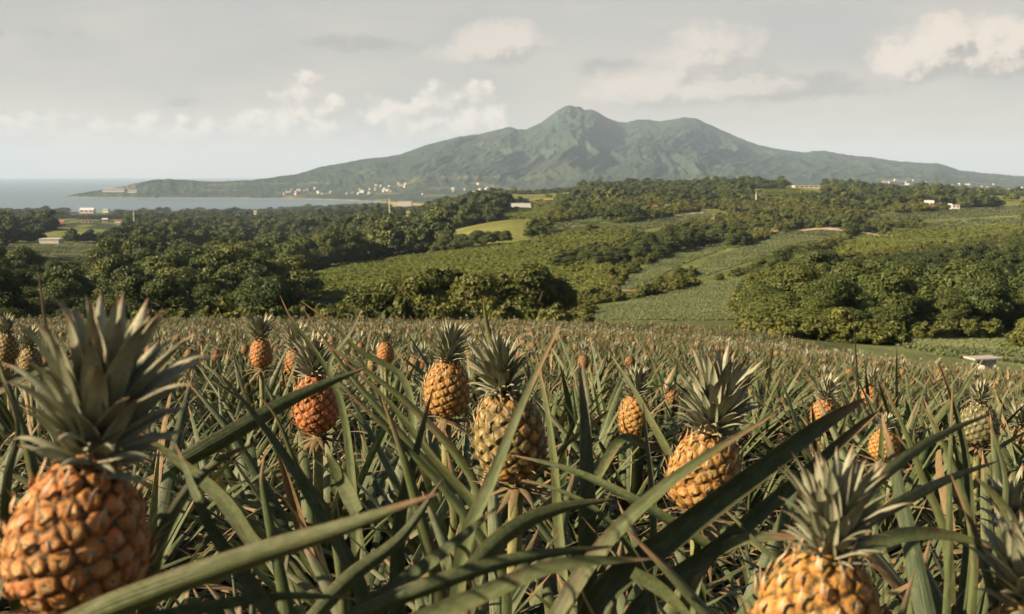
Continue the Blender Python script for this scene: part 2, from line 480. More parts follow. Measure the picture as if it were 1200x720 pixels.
Z_GRASS = [
    [(940, 304), (1000, 281), (1100, 269), (1200, 263), (1200, 275), (1110, 287), (1010, 300)],
    [(868, 231), (890, 222), (962, 220), (966, 226), (900, 231)],
    [(1000, 275), (1100, 267), (1120, 273), (1000, 284)],
]
Z_YELLOW = [[(568, 257), (600, 244), (632, 234), (652, 233), (657, 247), (640, 256)], [(455, 237), (500, 235), (500, 241), (455, 243)], [(470, 252), (482, 247), (484, 255), (472, 258)]]
Z_BARE = [[(785, 258), (800, 250), (822, 247), (842, 254), (842, 261), (790, 264)], [(178, 304), (203, 302), (203, 306), (178, 307)]]
Z_CLEAR = Z_MEADOW + Z_YOUNG + Z_GRASS + Z_YELLOW + Z_BARE


def anyin(px, py, polys):
    r = np.zeros(np.shape(px), bool)
    for p in polys:
        r |= inpoly(px, py, p)
    return r


def field_edge(px):
    """forward distance at which the pineapple field in front ends"""
    return np.interp(px, [-300, 0, 300, 600, 860, 950, 1050, 1130, 1200, 1500], [67, 67, 67, 68, 69, 62, 51, 42, 37, 30])


def build_ground():
    a = np.concatenate([np.linspace(-1.3, -0.56, 70, endpoint=False), np.linspace(-0.56, 0.56, 900), np.linspace(0.56, 1.3, 70)[1:]])
    ys = np.concatenate([np.linspace(-36, 4, 24, endpoint=False), np.geomspace(4, 90, 150, endpoint=False), np.geomspace(90, 1700, 430, endpoint=False), np.geomspace(1700, 4200, 90)])
    Y, A = np.meshgrid(ys, a, indexing='ij')
    X = A * (Y + 40)
    Z = gz(X, Y)
    n3 = (fbm(X * 3, Y * 3, 3, 40) - 0.5) * 0.10 * (1 - sstep(20, 50, Y))
    Z = Z + n3
    PX, PY = proj(X, np.maximum(Y, 1), Z)
    nz = (fbm(X / 9, Y / 9, 3, 55) - 0.5)
    C = np.empty(X.shape + (3,)); C[:] = (0.034, 0.044, 0.018)
    right = sstep(640, 760, PX) * (1 - sstep(700, 1100, Y))
    C = C * (1 - right[..., None]) + np.array((0.115, 0.138, 0.044)) * right[..., None]
    near = (PX > 640) & (Y < 135)
    C[near] = np.where((PX[near] > 1000)[:, None], np.array((0.12, 0.14, 0.06)), np.array((0.075, 0.088, 0.036)))
    gap = sstep(0.52, 0.565, fbm(X / 70, Y / 120, 3, 66)) * sstep(300, 360, Y)
    C = C * (1 - gap[..., None]) + np.array((0.15, 0.165, 0.05)) * gap[..., None]
    jx = PX + nz * 10; jy = PY + nz * 3
    for polys, c in ((Z_MEADOW, (0.17, 0.20, 0.052)), (Z_BRIGHT, (0.26, 0.27, 0.07)), (Z_YOUNG, (0.15, 0.18, 0.085)), (Z_GRASS, (0.17, 0.18, 0.062)), (Z_YELLOW, (0.34, 0.28, 0.09)), (Z_BARE, (0.34, 0.30, 0.24))):
        C[anyin(jx, jy, polys) & (Y > 60)] = c
    infield = (Y < field_edge(PX) + 1.5)
    C[infield] = (0.055, 0.038, 0.024)
    C *= (1 + nz * 0.35)[..., None]
    mb = MB(); mb.add(np.stack([X, Y, Z], -1).reshape(-1, 3), grid_faces(len(ys), len(a)))
    me = mb.mesh('ground', M_GROUND)
    ca = me.attributes.new('gcol', 'FLOAT_COLOR', 'POINT')
    ca.data.foreach_set('color', np.concatenate([C.reshape(-1, 3), np.ones((C.size // 3, 1))], 1).astype(np.float32).ravel())
    tag(link('ground', me), kind='structure')


build_ground()

RIDGE = np.array([(-400, 238), (40, 237), (64, 233.5), (80, 230), (100, 226), (125, 222), (150, 218), (180, 211), (200, 210), (225, 211.5), (250, 213), (300, 211), (350, 204), (380, 195), (405, 191), (430, 186), (450, 184.5), (470, 181), (500, 170), (520, 165), (540, 160), (560, 157.5), (580, 153), (598, 148.5), (606, 151.5), (616, 152), (635, 143), (645, 135), (655, 128), (662, 124.5), (668, 123.5), (673, 125.5), (678, 125), (684, 129), (691, 128.5), (698, 131), (710, 138), (722, 142.5), (732, 143.5), (745, 140.5), (757, 140), (770, 142.5), (785, 140), (800, 137.5), (812, 138.5), (818, 141), (835, 149), (860, 160), (885, 170), (900, 173), (915, 175.5), (940, 179), (950, 177), (962, 176.5), (980, 180), (1000, 183), (1020, 184.5), (1040, 188), (1060, 190), (1080, 191), (1095, 191.5), (1104, 194), (1120, 199.5), (1135, 201), (1150, 203), (1200, 207), (1300, 214), (1500, 226)], float)
BUMPS = [(700, 7300, 163, 42, 650), (652, 6700, 180, 36, 520), (770, 6800, 175, 38, 480), (845, 7000, 180, 40, 500), (560, 6600, 176, 36, 480), (610, 7300, 168, 26, 520), (485, 6000, 195, 36, 420), (930, 7000, 190, 46, 500), (725, 6000, 192, 50, 380), (610, 5900, 198, 45, 380), (880, 6100, 200, 55, 360), (1010, 7000, 196, 50, 450), (430, 5600, 203, 30, 300)]


def mz(px, Y):
    px = np.asarray(px, float); Y = np.asarray(Y, float)
    rp = np.interp(px, RIDGE[:, 0], RIDGE[:, 1])
    Yc = np.interp(px, [70, 180, 300, 400, 500, 600, 668, 800, 950, 1100, 1200, 1500], [4950, 5150, 5500, 6300, 7300, 8100, 8500, 8800, 8500, 8000, 7600, 7000])
    Yb = np.interp(px, [-100, 70, 180, 300, 380, 440, 500, 1500], [4850, 4840, 4740, 4650, 4480, 4100, 3700, 3650]) + (fbm(px / 25, px * 0 + 3.3, 3, 5) - 0.5) * 120
    X = (px - 600) / F * Y
    fine = (fbm(px / 4.5, px * 0 + 1.7, 3, 71) - 0.5) * 2.2
    Zc = zpy(rp + fine * 0.6, Yc)
    t = np.clip((Y - Yb) / (Yc - Yb), 0, 1)
    p = np.interp(px, [70, 250, 400, 600, 1000, 1200], [0.75, 0.9, 1.35, 1.75, 1.6, 1.3])
    z0 = 5.0
    z = z0 + (Zc - z0) * t ** p
    wx = fbm(X / 900, Y / 1300, 3, 11) * 3.2
    rid = 1 - np.abs(2 * fbm(px / 46 + wx * 0.9, Y / 1500 + 0.9 * wx, 3, 12) - 1)
    rid2 = 1 - np.abs(2 * fbm(px / 17 + wx * 2.2, Y / 420 + 2.2 * wx, 3, 16) - 1)
    env = np.sin(PI * np.clip(t, 0, 1) ** 0.8) ** 0.8
    for bx, by, bp, sx, sy in BUMPS:
        zb = zpy(bp, by) * np.exp(-np.abs((px - bx + (wx - 1.6) * 12) / sx) ** 2.2 - ((Y - by) / sy) ** 2)
        k = 10.0
        z = 0.5 * (z + zb + np.sqrt((z - zb) ** 2 + k * k)) - 0.25 * k * np.exp(-np.abs(z - zb) / 60)
    z = z + env * (rid - 0.72) * (0.42 * np.maximum(z, 0)) + env * (rid2 - 0.7) * 0.20 * np.maximum(z, 0) + env * (1 - np.abs(2 * fbm(px / 7 + wx * 3, Y / 260 + 3 * wx, 2, 19) - 1) - 0.7) * 0.07 * np.maximum(z, 0)
    z = z + (fbm(X / 70, Y / 70, 3, 31) - 0.5) * (5 + 9 * t)
    lim = zpy(rp + fine * 0.6 + 1.2 + 5 * (1 - t), Y)
    z = np.where(Y < Yc, np.where(t > 0.15, np.minimum(z, lim), z), z)
    back = np.clip((Y - Yc) / 2600, 0, 1)
    z = np.where(Y > Yc, Zc * (1 - back ** 1.4) + (fbm(X / 300, Y / 300, 3, 41) - 0.5) * 20 * back - 40 * back, z)
    z = np.where(t < 0.0001, -4.0 + 0 * z, z)
    sh = sstep(0, 90, Y - Yb)
    return z * sh + (-4.0) * (1 - sh)


def build_mountain():
    pxs = np.concatenate([np.linspace(-300, 30, 40, endpoint=False), np.linspace(30, 1240, 960, endpoint=False), np.linspace(1240, 1500, 50)])
    ys = np.concatenate([np.linspace(3600, 4700, 60, endpoint=False), np.linspace(4700, 9000, 330, endpoint=False), np.linspace(9000, 11500, 40)])
    Y, PX = np.meshgrid(ys, pxs, indexing='ij')
    Z = mz(PX, Y)
    X = (PX - 600) / F * Y
    mb = MB(); mb.add(np.stack([X, Y, Z], -1).reshape(-1, 3), grid_faces(len(ys), len(pxs)))
    tag(mb.build('mountain', M_MOUNT), kind='structure')


build_mountain()

mb = MB()
sx = np.linspace(-17000, 17000, 60); sy = np.geomspace(2600, 26700, 60)
YY, XX = np.meshgrid(sy, sx, indexing='ij')
mb.add(np.stack([XX, YY, 0 * XX], -1).reshape(-1, 3), grid_faces(60, 60))
tag(mb.build('sea', M_SEA), kind='structure')


def ribbon(name, pts, width, m, lift=0.06):
    """a path that follows the ground through photo plan points (px, Y)"""
    P = np.array([((px - 600) / F * Y, Y) for px, Y in pts], float)
    d = np.concatenate([[0], np.cumsum(np.linalg.norm(np.diff(P, axis=0), axis=1))])
    n = max(8, int(d[-1] / 1.5))
    q = np.linspace(0, d[-1], n)
    C = np.stack([np.interp(q, d, P[:, 0]), np.interp(q, d, P[:, 1])], 1)
    C[:, 0] += (fbm(q / 12, q * 0, 3, 7) - 0.5) * width * 0.8
    T = np.gradient(C, axis=0); T /= np.linalg.norm(T, axis=1)[:, None]
    Nn = np.stack([-T[:, 1], T[:, 0]], 1)
    V = []
    for i, k in enumerate((-1, -0.5, 0, 0.5, 1)):
        w = width * 0.5 * (0.7 + 0.6 * fbm(q / 6 + 9 * i, q * 0, 3, 13))
        xy = C + Nn * (k * w)[:, None]
        z = gz(xy[:, 0], xy[:, 1]) + lift + 0.12 * (1 - abs(k))
        V.append(np.column_stack([xy, z]))
    V = np.stack(V, 1)
    mb = MB(); mb.add(V.reshape(-1, 3), grid_faces(n, 5))
    tag(mb.build(name, m), kind='structure')


ribbon('path', [(725, 196), (719, 215), (716, 245), (716, 290)], 2.2, M_PATH, 0.3)
ribbon('path', [(728, 205), (745, 203), (768, 204)], 2.0, M_PATH, 0.3)
ribbon('path', [(866, 150), (872, 165), (868, 185)], 2.6, M_PATH, 0.3)
ribbon('road', [(895, 560), (920, 590), (955, 600), (990, 590), (1050, 575)], 7.0, M_ROAD, 0.4)
#@@SKY
# ------------------------------------------------------------------ sun, sky, air, camera
SUN_AZ = math.radians(-109)     # measured from the view direction, negative = to the left
SUN_EL = math.radians(24)
SUNV = np.array([math.sin(SUN_AZ) * math.cos(SUN_EL), math.cos(SUN_AZ) * math.cos(SUN_EL), math.sin(SUN_EL)])
from mathutils import Vector, Matrix
ld = bpy.data.lights.new('sun', 'SUN'); ld.energy = 5.0; ld.angle = math.radians(0.6); ld.color = (1.0, 0.79, 0.52)
lo = bpy.data.objects.new('sun', ld); COL.objects.link(lo)
lo.rotation_euler = Vector(SUNV).to_track_quat('Z', 'Y').to_euler(); lo.location = (-60, -20, 160)


def build_world():
    w = bpy.data.worlds.new('World'); S.world = w; w.use_nodes = True
    w.cycles.sampling_method = 'MANUAL'; w.cycles.sample_map_resolution = 256
    t = NT(w.node_tree)
    sky = t.n('ShaderNodeTexSky'); sky.sky_type = 'NISHITA'; sky.sun_disc = False
    sky.sun_elevation = SUN_EL; sky.sun_rotation = SUN_AZ
    sky.altitude = 100; sky.air_density = 1.0; sky.dust_density = 3.0; sky.ozone_density = 1.0
    d = t.n('ShaderNodeTexCoord').outputs['Generated']
    x, y, z = t.xyz(d)
    az = t.m('ARCTAN2', x, y)
    hor = t.m('SQRT', t.m('ADD', t.m('MULTIPLY', x, x), t.m('MULTIPLY', y, y)))
    el = t.m('ARCTAN2', z, hor)
    sx = t.m('MULTIPLY', az, 1.3333); sy = t.m('MULTIPLY', el, 1.3333)      # thousands of photo pixels on the dome
    p = t.comb(sx, sy)
    # thin high veil, greyer upwards
    up = t.sm(0.0, 0.22, sy)
    veil = t.mix(up, VEIL_LO, VEIL_HI)
    st = t.noise(t.vmul(p, (5.0, 22.0, 1.0)), 1.0, 3.0, 0.6, '2D')
    st2 = t.noise(t.vmul(p, (2.2, 6.0, 1.0)), 1.0, 3.0, 0.55, '2D')
    veil = t.mix(t.m('MULTIPLY', t.sm(0.40, 0.70, st), 0.50), veil, (0.69, 0.615, 0.535))
    veil = t.mix(t.m('MULTIPLY', t.sm(0.42, 0.72, st2), 0.45), veil, (0.44, 0.46, 0.455))
    wv = t.m('SUBTRACT', 0.93, t.m('MULTIPLY', t.sm(0.15, 0.42, el), 0.89))
    base = t.mix(wv, t.mix(1.0, sky.outputs[0], (0.065, 0.065, 0.065), 'MULTIPLY'), veil)
    # cumulus: lumps on the dome broken up by noise
    def lumps(dx, dy):
        q = t.comb(t.m('ADD', sx, dx), t.m('ADD', sy, dy)) if dx else p
        n1 = t.noise(t.vmul(q, (13, 17, 1)), 1.0, 4.0, 0.62, '2D')
        n2 = t.noise(t.vmul(q, (45, 52, 1)), 1.0, 3.0, 0.6, '2D')
        return t.m('ADD', t.m('MULTIPLY', t.m('SUBTRACT', n1, 0.5), 2.6), t.m('MULTIPLY', t.m('SUBTRACT', n2, 0.5), 1.9))

    nn0 = lumps(0, 0); nn1 = lumps(-0.010, 0.011)

    def field(blobs, dx, dy):
        qx, qy = (t.m('ADD', sx, dx), t.m('ADD', sy, dy)) if dx else (sx, sy)
        acc = None
        for cx, cy, rx, ry, k in blobs:
            u = t.m('MULTIPLY_ADD', qx, 1000.0 / rx, -(cx - 600) / rx)
            v = t.m('MULTIPLY_ADD', qy, 1000.0 / ry, -(EYE - cy) / ry)
            r2 = t.m('MULTIPLY_ADD', u, u, t.m('MULTIPLY', v, v))
            b = t.m('MULTIPLY_ADD', r2, -k, k)
            acc = b if acc is None else t.m('SMOOTH_MAX', acc, b, 0.25)
        return t.m('ADD', t.m('MAXIMUM', acc, -2.0), nn1 if dx else nn0)

    big = [(1062, 72, 60, 30, 1.0), (1075, 54, 34, 22, 1.0), (1118, 58, 40, 24, 1.0), (1098, 74, 50, 26, 1.0), (1150, 66, 40, 24, .9), (1130, 80, 66, 24, 1.0), (1190, 52, 34, 26, 0.9), (1040, 88, 44, 18, .9),
           (583, 56, 62, 24, 1.0), (600, 50, 36, 22, 0.9), (545, 66, 40, 14, 0.8),
           (832, 60, 56, 26, 0.9), (800, 72, 50, 16, 0.7), (770, 104, 75, 22, 0.75), (850, 104, 70, 24, 0.75), (735, 112, 50, 16, .6)]
    grey = [(930, 107, 90, 16, 1.0), (435, 58, 60, 10, 0.8), (985, 112, 40, 8, 0.6), (228, 124, 20, 6, 0.6), (715, 84, 40, 10, 0.5), (60, 55, 60, 8, 0.35), (1190, 120, 20, 8, .5)]
    bank = [(368, 116, 28, 26, 1.1), (300, 158, 120, 16, .7), (420, 156, 100, 16, .7), (90, 162, 110, 12, .65), (352, 134, 40, 22, 1.0), (390, 122, 16, 12, .8), (320, 146, 40, 14, .8), (452, 132, 26, 16, .9), (480, 142, 30, 18, .8), (520, 128, 34, 24, .9), (560, 114, 20, 16, .8), (548, 140, 42, 22, 0.9),
            (50, 154, 40, 12, .9), (78, 143, 22, 8, .8), (128, 152, 22, 14, .8), (190, 142, 14, 12, .8), (240, 154, 26, 12, .8), (285, 152, 30, 12, .7), (20, 162, 40, 10, .6), (150, 160, 50, 10, .6)]
    # far bank sits in the haze: it fades out downward
    c3 = field(bank, 0.0, 0.0)
    a3 = t.m('MULTIPLY', t.sm(-0.40, 0.55, c3), t.sm(0.026, 0.062, sy))
    l3 = t.sm(-0.7, 0.7, t.m('SUBTRACT', nn0, nn1))
    base = t.mix(t.m('MULTIPLY', a3, 0.92), base, t.mix(l3, (0.62, 0.57, 0.52), (0.95, 0.83, 0.71)))
    c2 = field(grey, 0.0, 0.0)
    base = t.mix(t.m('MULTIPLY', t.sm(-0.4, 0.8, c2), 0.70), base, (0.41, 0.39, 0.37))
    big = [(a_, b_, c_, d_, e_ * 1.3) for a_, b_, c_, d_, e_ in big]
    c1 = field(big, 0.0, 0.0); c1s = field(big, -0.022, 0.024)
    a1 = t.sm(-0.55, 0.95, c1)
    l1 = t.sm(-0.75, 0.75, t.m('SUBTRACT', c1, c1s))
    body = t.mix(l1, (0.44, 0.40, 0.365), (0.88, 0.76, 0.645))
    fade = t.m('SUBTRACT', 0.92, t.m('MULTIPLY', t.m('SUBTRACT', 1.0, t.sm(0.28, 0.40, sx)), 0.34))
    base = t.mix(t.m('MULTIPLY', a1, fade), base, body)
    bg = t.n('ShaderNodeBackground'); t.setin(bg, 0, t.mix(1.0, base, (3.8, 3.8, 3.8), 'MULTIPLY')); t.setin(bg, 1, 0.1)
    o = t.n('ShaderNodeOutputWorld'); t.t.links.new(bg.outputs[0], o.inputs[0])


VEIL_LO = (0.765, 0.645, 0.54)
VEIL_HI = (0.545, 0.54, 0.515)
build_world()


def build_haze():
    m = bpy.data.materials.new('haze air'); m.use_nodes = True
    t = NT(m.node_tree)
    v = t.n('ShaderNodeVolumePrincipled')
    v.inputs['Color'].default_value = (0.57, 0.735, 1.0, 1); v.inputs['Density'].default_value = 5.2e-5
    v.inputs['Anisotropy'].default_value = 0.0
    o = t.n('ShaderNodeOutputMaterial'); t.t.links.new(v.outputs[0], o.inputs['Volume'])
    mb = MB(); box(mb, -17500, 17500, -900, 27500, -12, 690)
    tag(mb.build('haze', m, None, False), kind='stuff')


build_haze()

cd = bpy.data.cameras.new('camera'); cam = bpy.data.objects.new('camera', cd); COL.objects.link(cam)
cam.location = (0, 0, CZ); cam.rotation_euler = (PI / 2 - PITCH, 0, 0)
cd.lens = 40.0; cd.sensor_width = 36.0; cd.clip_start = 0.02; cd.clip_end = 60000
cd.dof.use_dof = True; cd.dof.focus_distance = 3.4; cd.dof.aperture_fstop = 9.5
S.camera = cam
S.view_settings.view_transform = 'Standard'; S.view_settings.look = 'None'; S.view_settings.gamma = 1.0
S.view_settings.exposure = 1.42
S.cycles.use_denoising = True
S.cycles.max_bounces = 6; S.cycles.diffuse_bounces = 3; S.cycles.glossy_bounces = 2; S.cycles.transmission_bounces = 3; S.cycles.volume_bounces = 1
S.cycles.caustics_reflective = False; S.cycles.caustics_refractive = False
#@@TREES
# ------------------------------------------------------------------ scattering of uncountable growth
def scatter_stuff(name, protos, pts, rot, scl, vi, label=None):
    """ONE object: points with rotation / scale / variant, instanced by geometry nodes"""
    coll = bpy.data.collections.new(name + ' kinds')
    for i, me in enumerate(protos):
        coll.objects.link(bpy.data.objects.new('%s kind %02d' % (name, i), me))
    me = bpy.data.meshes.new(name)
    n = len(pts)
    me.vertices.add(n); me.vertices.foreach_set('co', np.asarray(pts, np.float32).ravel())
    for nm, typ, arr, key in (('rot', 'FLOAT_VECTOR', rot, 'vector'), ('scl', 'FLOAT_VECTOR', scl, 'vector'), ('vi', 'INT', vi, 'value')):
        at_ = me.attributes.new(nm, typ, 'POINT')
        at_.data.foreach_set(key, np.asarray(arr, np.int32 if typ == 'INT' else np.float32).ravel())
    ng = bpy.data.node_groups.new(name, 'GeometryNodeTree')
    ng.interface.new_socket('Geometry', in_out='INPUT', socket_type='NodeSocketGeometry')
    ng.interface.new_socket('Geometry', in_out='OUTPUT', socket_type='NodeSocketGeometry')
    N = ng.nodes; L = ng.links
    gi = N.new('NodeGroupInput'); go = N.new('NodeGroupOutput')
    ci = N.new('GeometryNodeCollectionInfo'); ci.inputs['Collection'].default_value = coll
    ci.inputs['Separate Children'].default_value = True; ci.inputs['Reset Children'].default_value = True
    ip = N.new('GeometryNodeInstanceOnPoints'); ip.inputs['Pick Instance'].default_value = True

    def na(nm, typ):
        a = N.new('GeometryNodeInputNamedAttribute'); a.data_type = typ; a.inputs['Name'].default_value = nm
        return a.outputs['Attribute']
    er = N.new('FunctionNodeEulerToRotation')
    L.new(na('rot', 'FLOAT_VECTOR'), er.inputs[0])
    L.new(gi.outputs[0], ip.inputs['Points']); L.new(ci.outputs[0], ip.inputs['Instance'])
    L.new(na('vi', 'INT'), ip.inputs['Instance Index']); L.new(er.outputs[0], ip.inputs['Rotation'])
    L.new(na('scl', 'FLOAT_VECTOR'), ip.inputs['Scale']); L.new(ip.outputs[0], go.inputs[0])
    o = link(name, me)
    md = o.modifiers.new('scatter', 'NODES'); md.node_group = ng
    tag(o, label, None, None, 'stuff')
    return o


# ------------------------------------------------------------------ trees
def leaf_quads(mb, C, Nn, size, R, rnd, el=1.7):
    """many leaf-sized quads at C facing roughly Nn"""
    n = len(C)
    Nn = Nn + R.normal(0, 0.45, (n, 3)); Nn /= np.linalg.norm(Nn, axis=1)[:, None] + 1e-9
    t = np.cross(Nn, R.normal(0, 1, (n, 3))); t /= np.linalg.norm(t, axis=1)[:, None] + 1e-9
    b = np.cross(Nn, t)
    s = (size * R.uniform(0.65, 1.3, n))[:, None]
    fold = Nn * s * 0.18
    V = np.stack([C - t * s * el * 0.5, C - b * s * 0.5 + fold, C + t * s * el * 0.5 - fold * 1.2, C + b * s * 0.5 + fold], 1)
    mb.add(V.reshape(-1, 3), np.arange(4 * n).reshape(n, 4), None, np.repeat(rnd, 4))


ICO = None


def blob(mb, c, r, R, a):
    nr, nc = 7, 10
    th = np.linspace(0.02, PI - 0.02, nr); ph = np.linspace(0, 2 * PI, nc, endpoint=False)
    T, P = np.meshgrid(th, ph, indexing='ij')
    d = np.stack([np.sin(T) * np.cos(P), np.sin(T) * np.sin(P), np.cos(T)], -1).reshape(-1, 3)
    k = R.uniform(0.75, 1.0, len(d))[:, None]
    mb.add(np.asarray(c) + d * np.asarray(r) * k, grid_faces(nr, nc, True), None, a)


def crown_mesh(name, seed, nleaf, size, m, R0=3.4, zc=5.0, rz=2.6, nl=12, core=0.72):
    """irregular crown: lobes over a dome, leaves on their shells, gaps between them"""
    R = np.random.default_rng(seed)
    mb = MB()
    lobes = []
    for i in range(nl):
        a = 2.39996 * i + R.uniform(-0.5, 0.5); f = math.sqrt((i + 0.4) / nl)
        rr = R0 * 0.72 * f * R.uniform(0.75, 1.15)
        h = zc + rz * (0.75 * (1 - f * f) + R.uniform(-0.45, 0.30)) - 0.35 * rz * f
        s = R0 * R.uniform(0.30, 0.50)
        lobes.append(((rr * math.cos(a), rr * math.sin(a), h), (s * R.uniform(0.9, 1.3), s * R.uniform(0.9, 1.3), s * R.uniform(0.6, 0.85)), R.uniform(0, 1)))
    w = np.array([l[1][0] * l[1][1] for l in lobes]); w = w / w.sum()
    for (c, r, q), k in zip(lobes, w):
        n = max(12, int(nleaf * k))
        d = R.normal(0, 1, (n, 3)); d[:, 2] = d[:, 2] + 0.35
        d /= np.linalg.norm(d, axis=1)[:, None]
        # sub-clumps: pull leaves toward a few twig ends
        tw = R.normal(0, 1, (max(4, n // 28), 3)); tw[:, 2] += 0.4; tw /= np.linalg.norm(tw, axis=1)[:, None]
        j = R.integers(0, len(tw), n)
        d = d * 0.50 + tw[j] * 0.62; d /= np.linalg.norm(d, axis=1)[:, None]
        rad = R.uniform(0.72, 1.10, n)[:, None] + (R.random(len(tw)) * 0.22 - 0.08)[j][:, None]
        C = np.array(c) + d * np.array(r) * rad
        rnd = np.clip(0.30 * q + 0.40 * R.random(n) + 0.30 * R.random(len(tw))[j], 0, 1)
        leaf_quads(mb, C, d + np.array([0, 0, 0.35]), size, R, rnd)
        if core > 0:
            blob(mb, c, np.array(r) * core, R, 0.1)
    return mb.mesh(name, m, False)


def trunk_mesh(name, seed, h=4.6, r=0.17, spread=2.0):
    R = np.random.default_rng(seed); mb = MB()
    base = np.array([[0, 0, -1.5], [R.normal(0, .1), R.normal(0, .1), h * 0.28], [R.normal(0, .2), R.normal(0, .2), h * 0.55], [R.normal(0, .25), R.normal(0, .25), h]])
    tube(mb, base, [r * 1.35, r, r * 0.8, r * 0.35], 8)
    for i in range(5):
        a = 1.256 * i + R.uniform(-.4, .4); st = base[1] * (1 - i / 6) + base[2] * (i / 6)
        e = np.array([math.cos(a) * spread, math.sin(a) * spread, h * R.uniform(0.85, 1.15)])
        mid = (st + e) / 2 + np.array([0, 0, -0.25 * h * 0.3])
        tube(mb, [st, mid, e], [r * 0.55, r * 0.38, r * 0.12], 6)
    return mb.mesh(name, M_BARK)


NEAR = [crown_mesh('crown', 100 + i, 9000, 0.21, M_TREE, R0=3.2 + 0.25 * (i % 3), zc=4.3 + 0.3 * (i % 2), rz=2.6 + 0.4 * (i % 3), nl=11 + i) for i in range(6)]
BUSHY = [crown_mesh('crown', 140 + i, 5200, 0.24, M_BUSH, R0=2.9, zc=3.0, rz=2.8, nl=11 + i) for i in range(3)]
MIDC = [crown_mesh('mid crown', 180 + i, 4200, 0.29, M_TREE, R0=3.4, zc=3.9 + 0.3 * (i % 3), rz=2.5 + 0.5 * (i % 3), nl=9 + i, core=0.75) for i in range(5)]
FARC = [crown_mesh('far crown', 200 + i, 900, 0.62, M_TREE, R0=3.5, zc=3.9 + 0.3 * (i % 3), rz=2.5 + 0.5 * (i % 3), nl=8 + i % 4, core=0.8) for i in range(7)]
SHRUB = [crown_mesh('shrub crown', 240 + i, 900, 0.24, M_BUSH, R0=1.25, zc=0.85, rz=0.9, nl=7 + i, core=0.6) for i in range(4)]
TRUNK = [trunk_mesh('trunk', 300 + i) for i in range(4)]
STEM = [trunk_mesh('stem', 320 + i, 1.0, 0.05, 0.5) for i in range(2)]


def countable_tree(X, Y, crown, trunk, s, rz, label, group, name='broadleaf_tree', cat='tree', z=None):
    e = bpy.data.objects.new(name, None); COL.objects.link(e)
    e.empty_display_size = 0.5
    e.location = (X, Y, float(gz(X, Y)[0]) if z is None else z); e.rotation_euler = (0, 0, rz); e.scale = s
    tag(e, label, cat, group)
    link('trunk' if cat == 'tree' else 'stem', trunk, e); link('crown' if cat == 'tree' else 'foliage', crown, e)
    return e


RF = [(862, 352), (880, 336), (905, 326), (940, 316), (1000, 306), (1080, 300), (1400, 292), (1400, 396), (1030, 396), (890, 396)]
HEDGE = [[(640, 322), (655, 312), (700, 300), (740, 292), (760, 297), (700, 314), (660, 326)], [(735, 300), (790, 283), (860, 262), (930, 262), (900, 270), (850, 284), (800, 292), (745, 308)],
         [(800, 345), (850, 322), (930, 300), (970, 292), (985, 300), (930, 318), (880, 330), (830, 346)], [(640, 262), (700, 256), (760, 250), (760, 256), (660, 268)], [(735, 272), (800, 262), (840, 258), (840, 268), (750, 290)],
         [(650, 345), (670, 340), (715, 345), (715, 352), (660, 356)], [(978, 262), (1005, 262), (1008, 276), (980, 278)]]


YARDS = [[(1040, 242), (1126, 240), (1126, 252), (1040, 254)], [(64, 258), (148, 257), (148, 266), (64, 268)], [(78, 243), (134, 242), (134, 251), (78, 253)], [(759, 252), (786, 252), (786, 263), (759, 263)], [(44, 278), (76, 278), (76, 287), (44, 287)], [(586, 249), (628, 248), (628, 258), (586, 260)], [(924, 217), (966, 217), (966, 226), (924, 226)]]


def tree_candidates():
    R = np.random.default_rng(77)
    out = []
    Y = 78.0
    while Y < 3560:
        sp = max(4.0, 0.0062 * Y) if Y > 170 else 4.3
        xs = np.arange(-0.56 * Y - 15, 0.56 * Y + 15, sp)
        X = xs + R.uniform(-0.5, 0.5, len(xs)) * sp
        out.append(np.column_stack([X, Y + R.uniform(-0.5, 0.5, len(xs)) * sp, np.full(len(xs), sp)]))
        Y += sp * 0.9
    P = np.concatenate(out)
    X, Y, sp = P.T
    Z = gz(X, Y)
    px, py = proj(X, Y, Z)
    hmul = 0.75 + 0.6 * fbm(X / 60, Y / 60, 3, 91)
    H = 7.6 * hmul * (0.8 + 0.5 * (R.random(len(X)) < 0.18)) * R.uniform(0.75, 1.2, len(X))
    inRF = inpoly(px, py, RF) & (Y < 420)
    hedge = anyin(px, py, HEDGE)
    scrubz = (px > 645) & (Y < 900) & ~inRF
    H = np.where(scrubz, H * 0.52, H)
    H = np.where(inRF, H * 0.62, H)
    H = np.where((px < 420) & (Y < 260), H * (0.62 + 0.38 * sstep(110, 260, Y)), H)
    keep0 = ~((px < 420) & (Y < 96))
    keep = (Y > field_edge(px) + 16) & (Z > 1.2) & keep0
    dens = fbm(X / 38, Y / 38, 3, 61)
    keep &= ~scrubz | hedge | (dens > 0.575)
    # the gully behind the field is open ground left of the clump, and the strip at right
    keep &= ~((px > 395) & (px < 870) & (Y < 165))
    keep &= ~((px > 1000) & (Y < 112))
    keep &= ~((px > 640) & (px < 870) & (Y < 190))
    for k in (0.0, 0.5, 1.0):
        qx, qy = proj(X, Y, Z + H * k)
        keep &= ~anyin(qx, qy, Z_CLEAR) & ~anyin(qx, qy, YARDS)
    # open hillside gaps
    keep &= ~((fbm(X / 70, Y / 120, 3, 66) > 0.545) & (Y > 330))
    return [a[keep] for a in (X, Y, Z, H, sp, px, py, inRF, scrubz)]


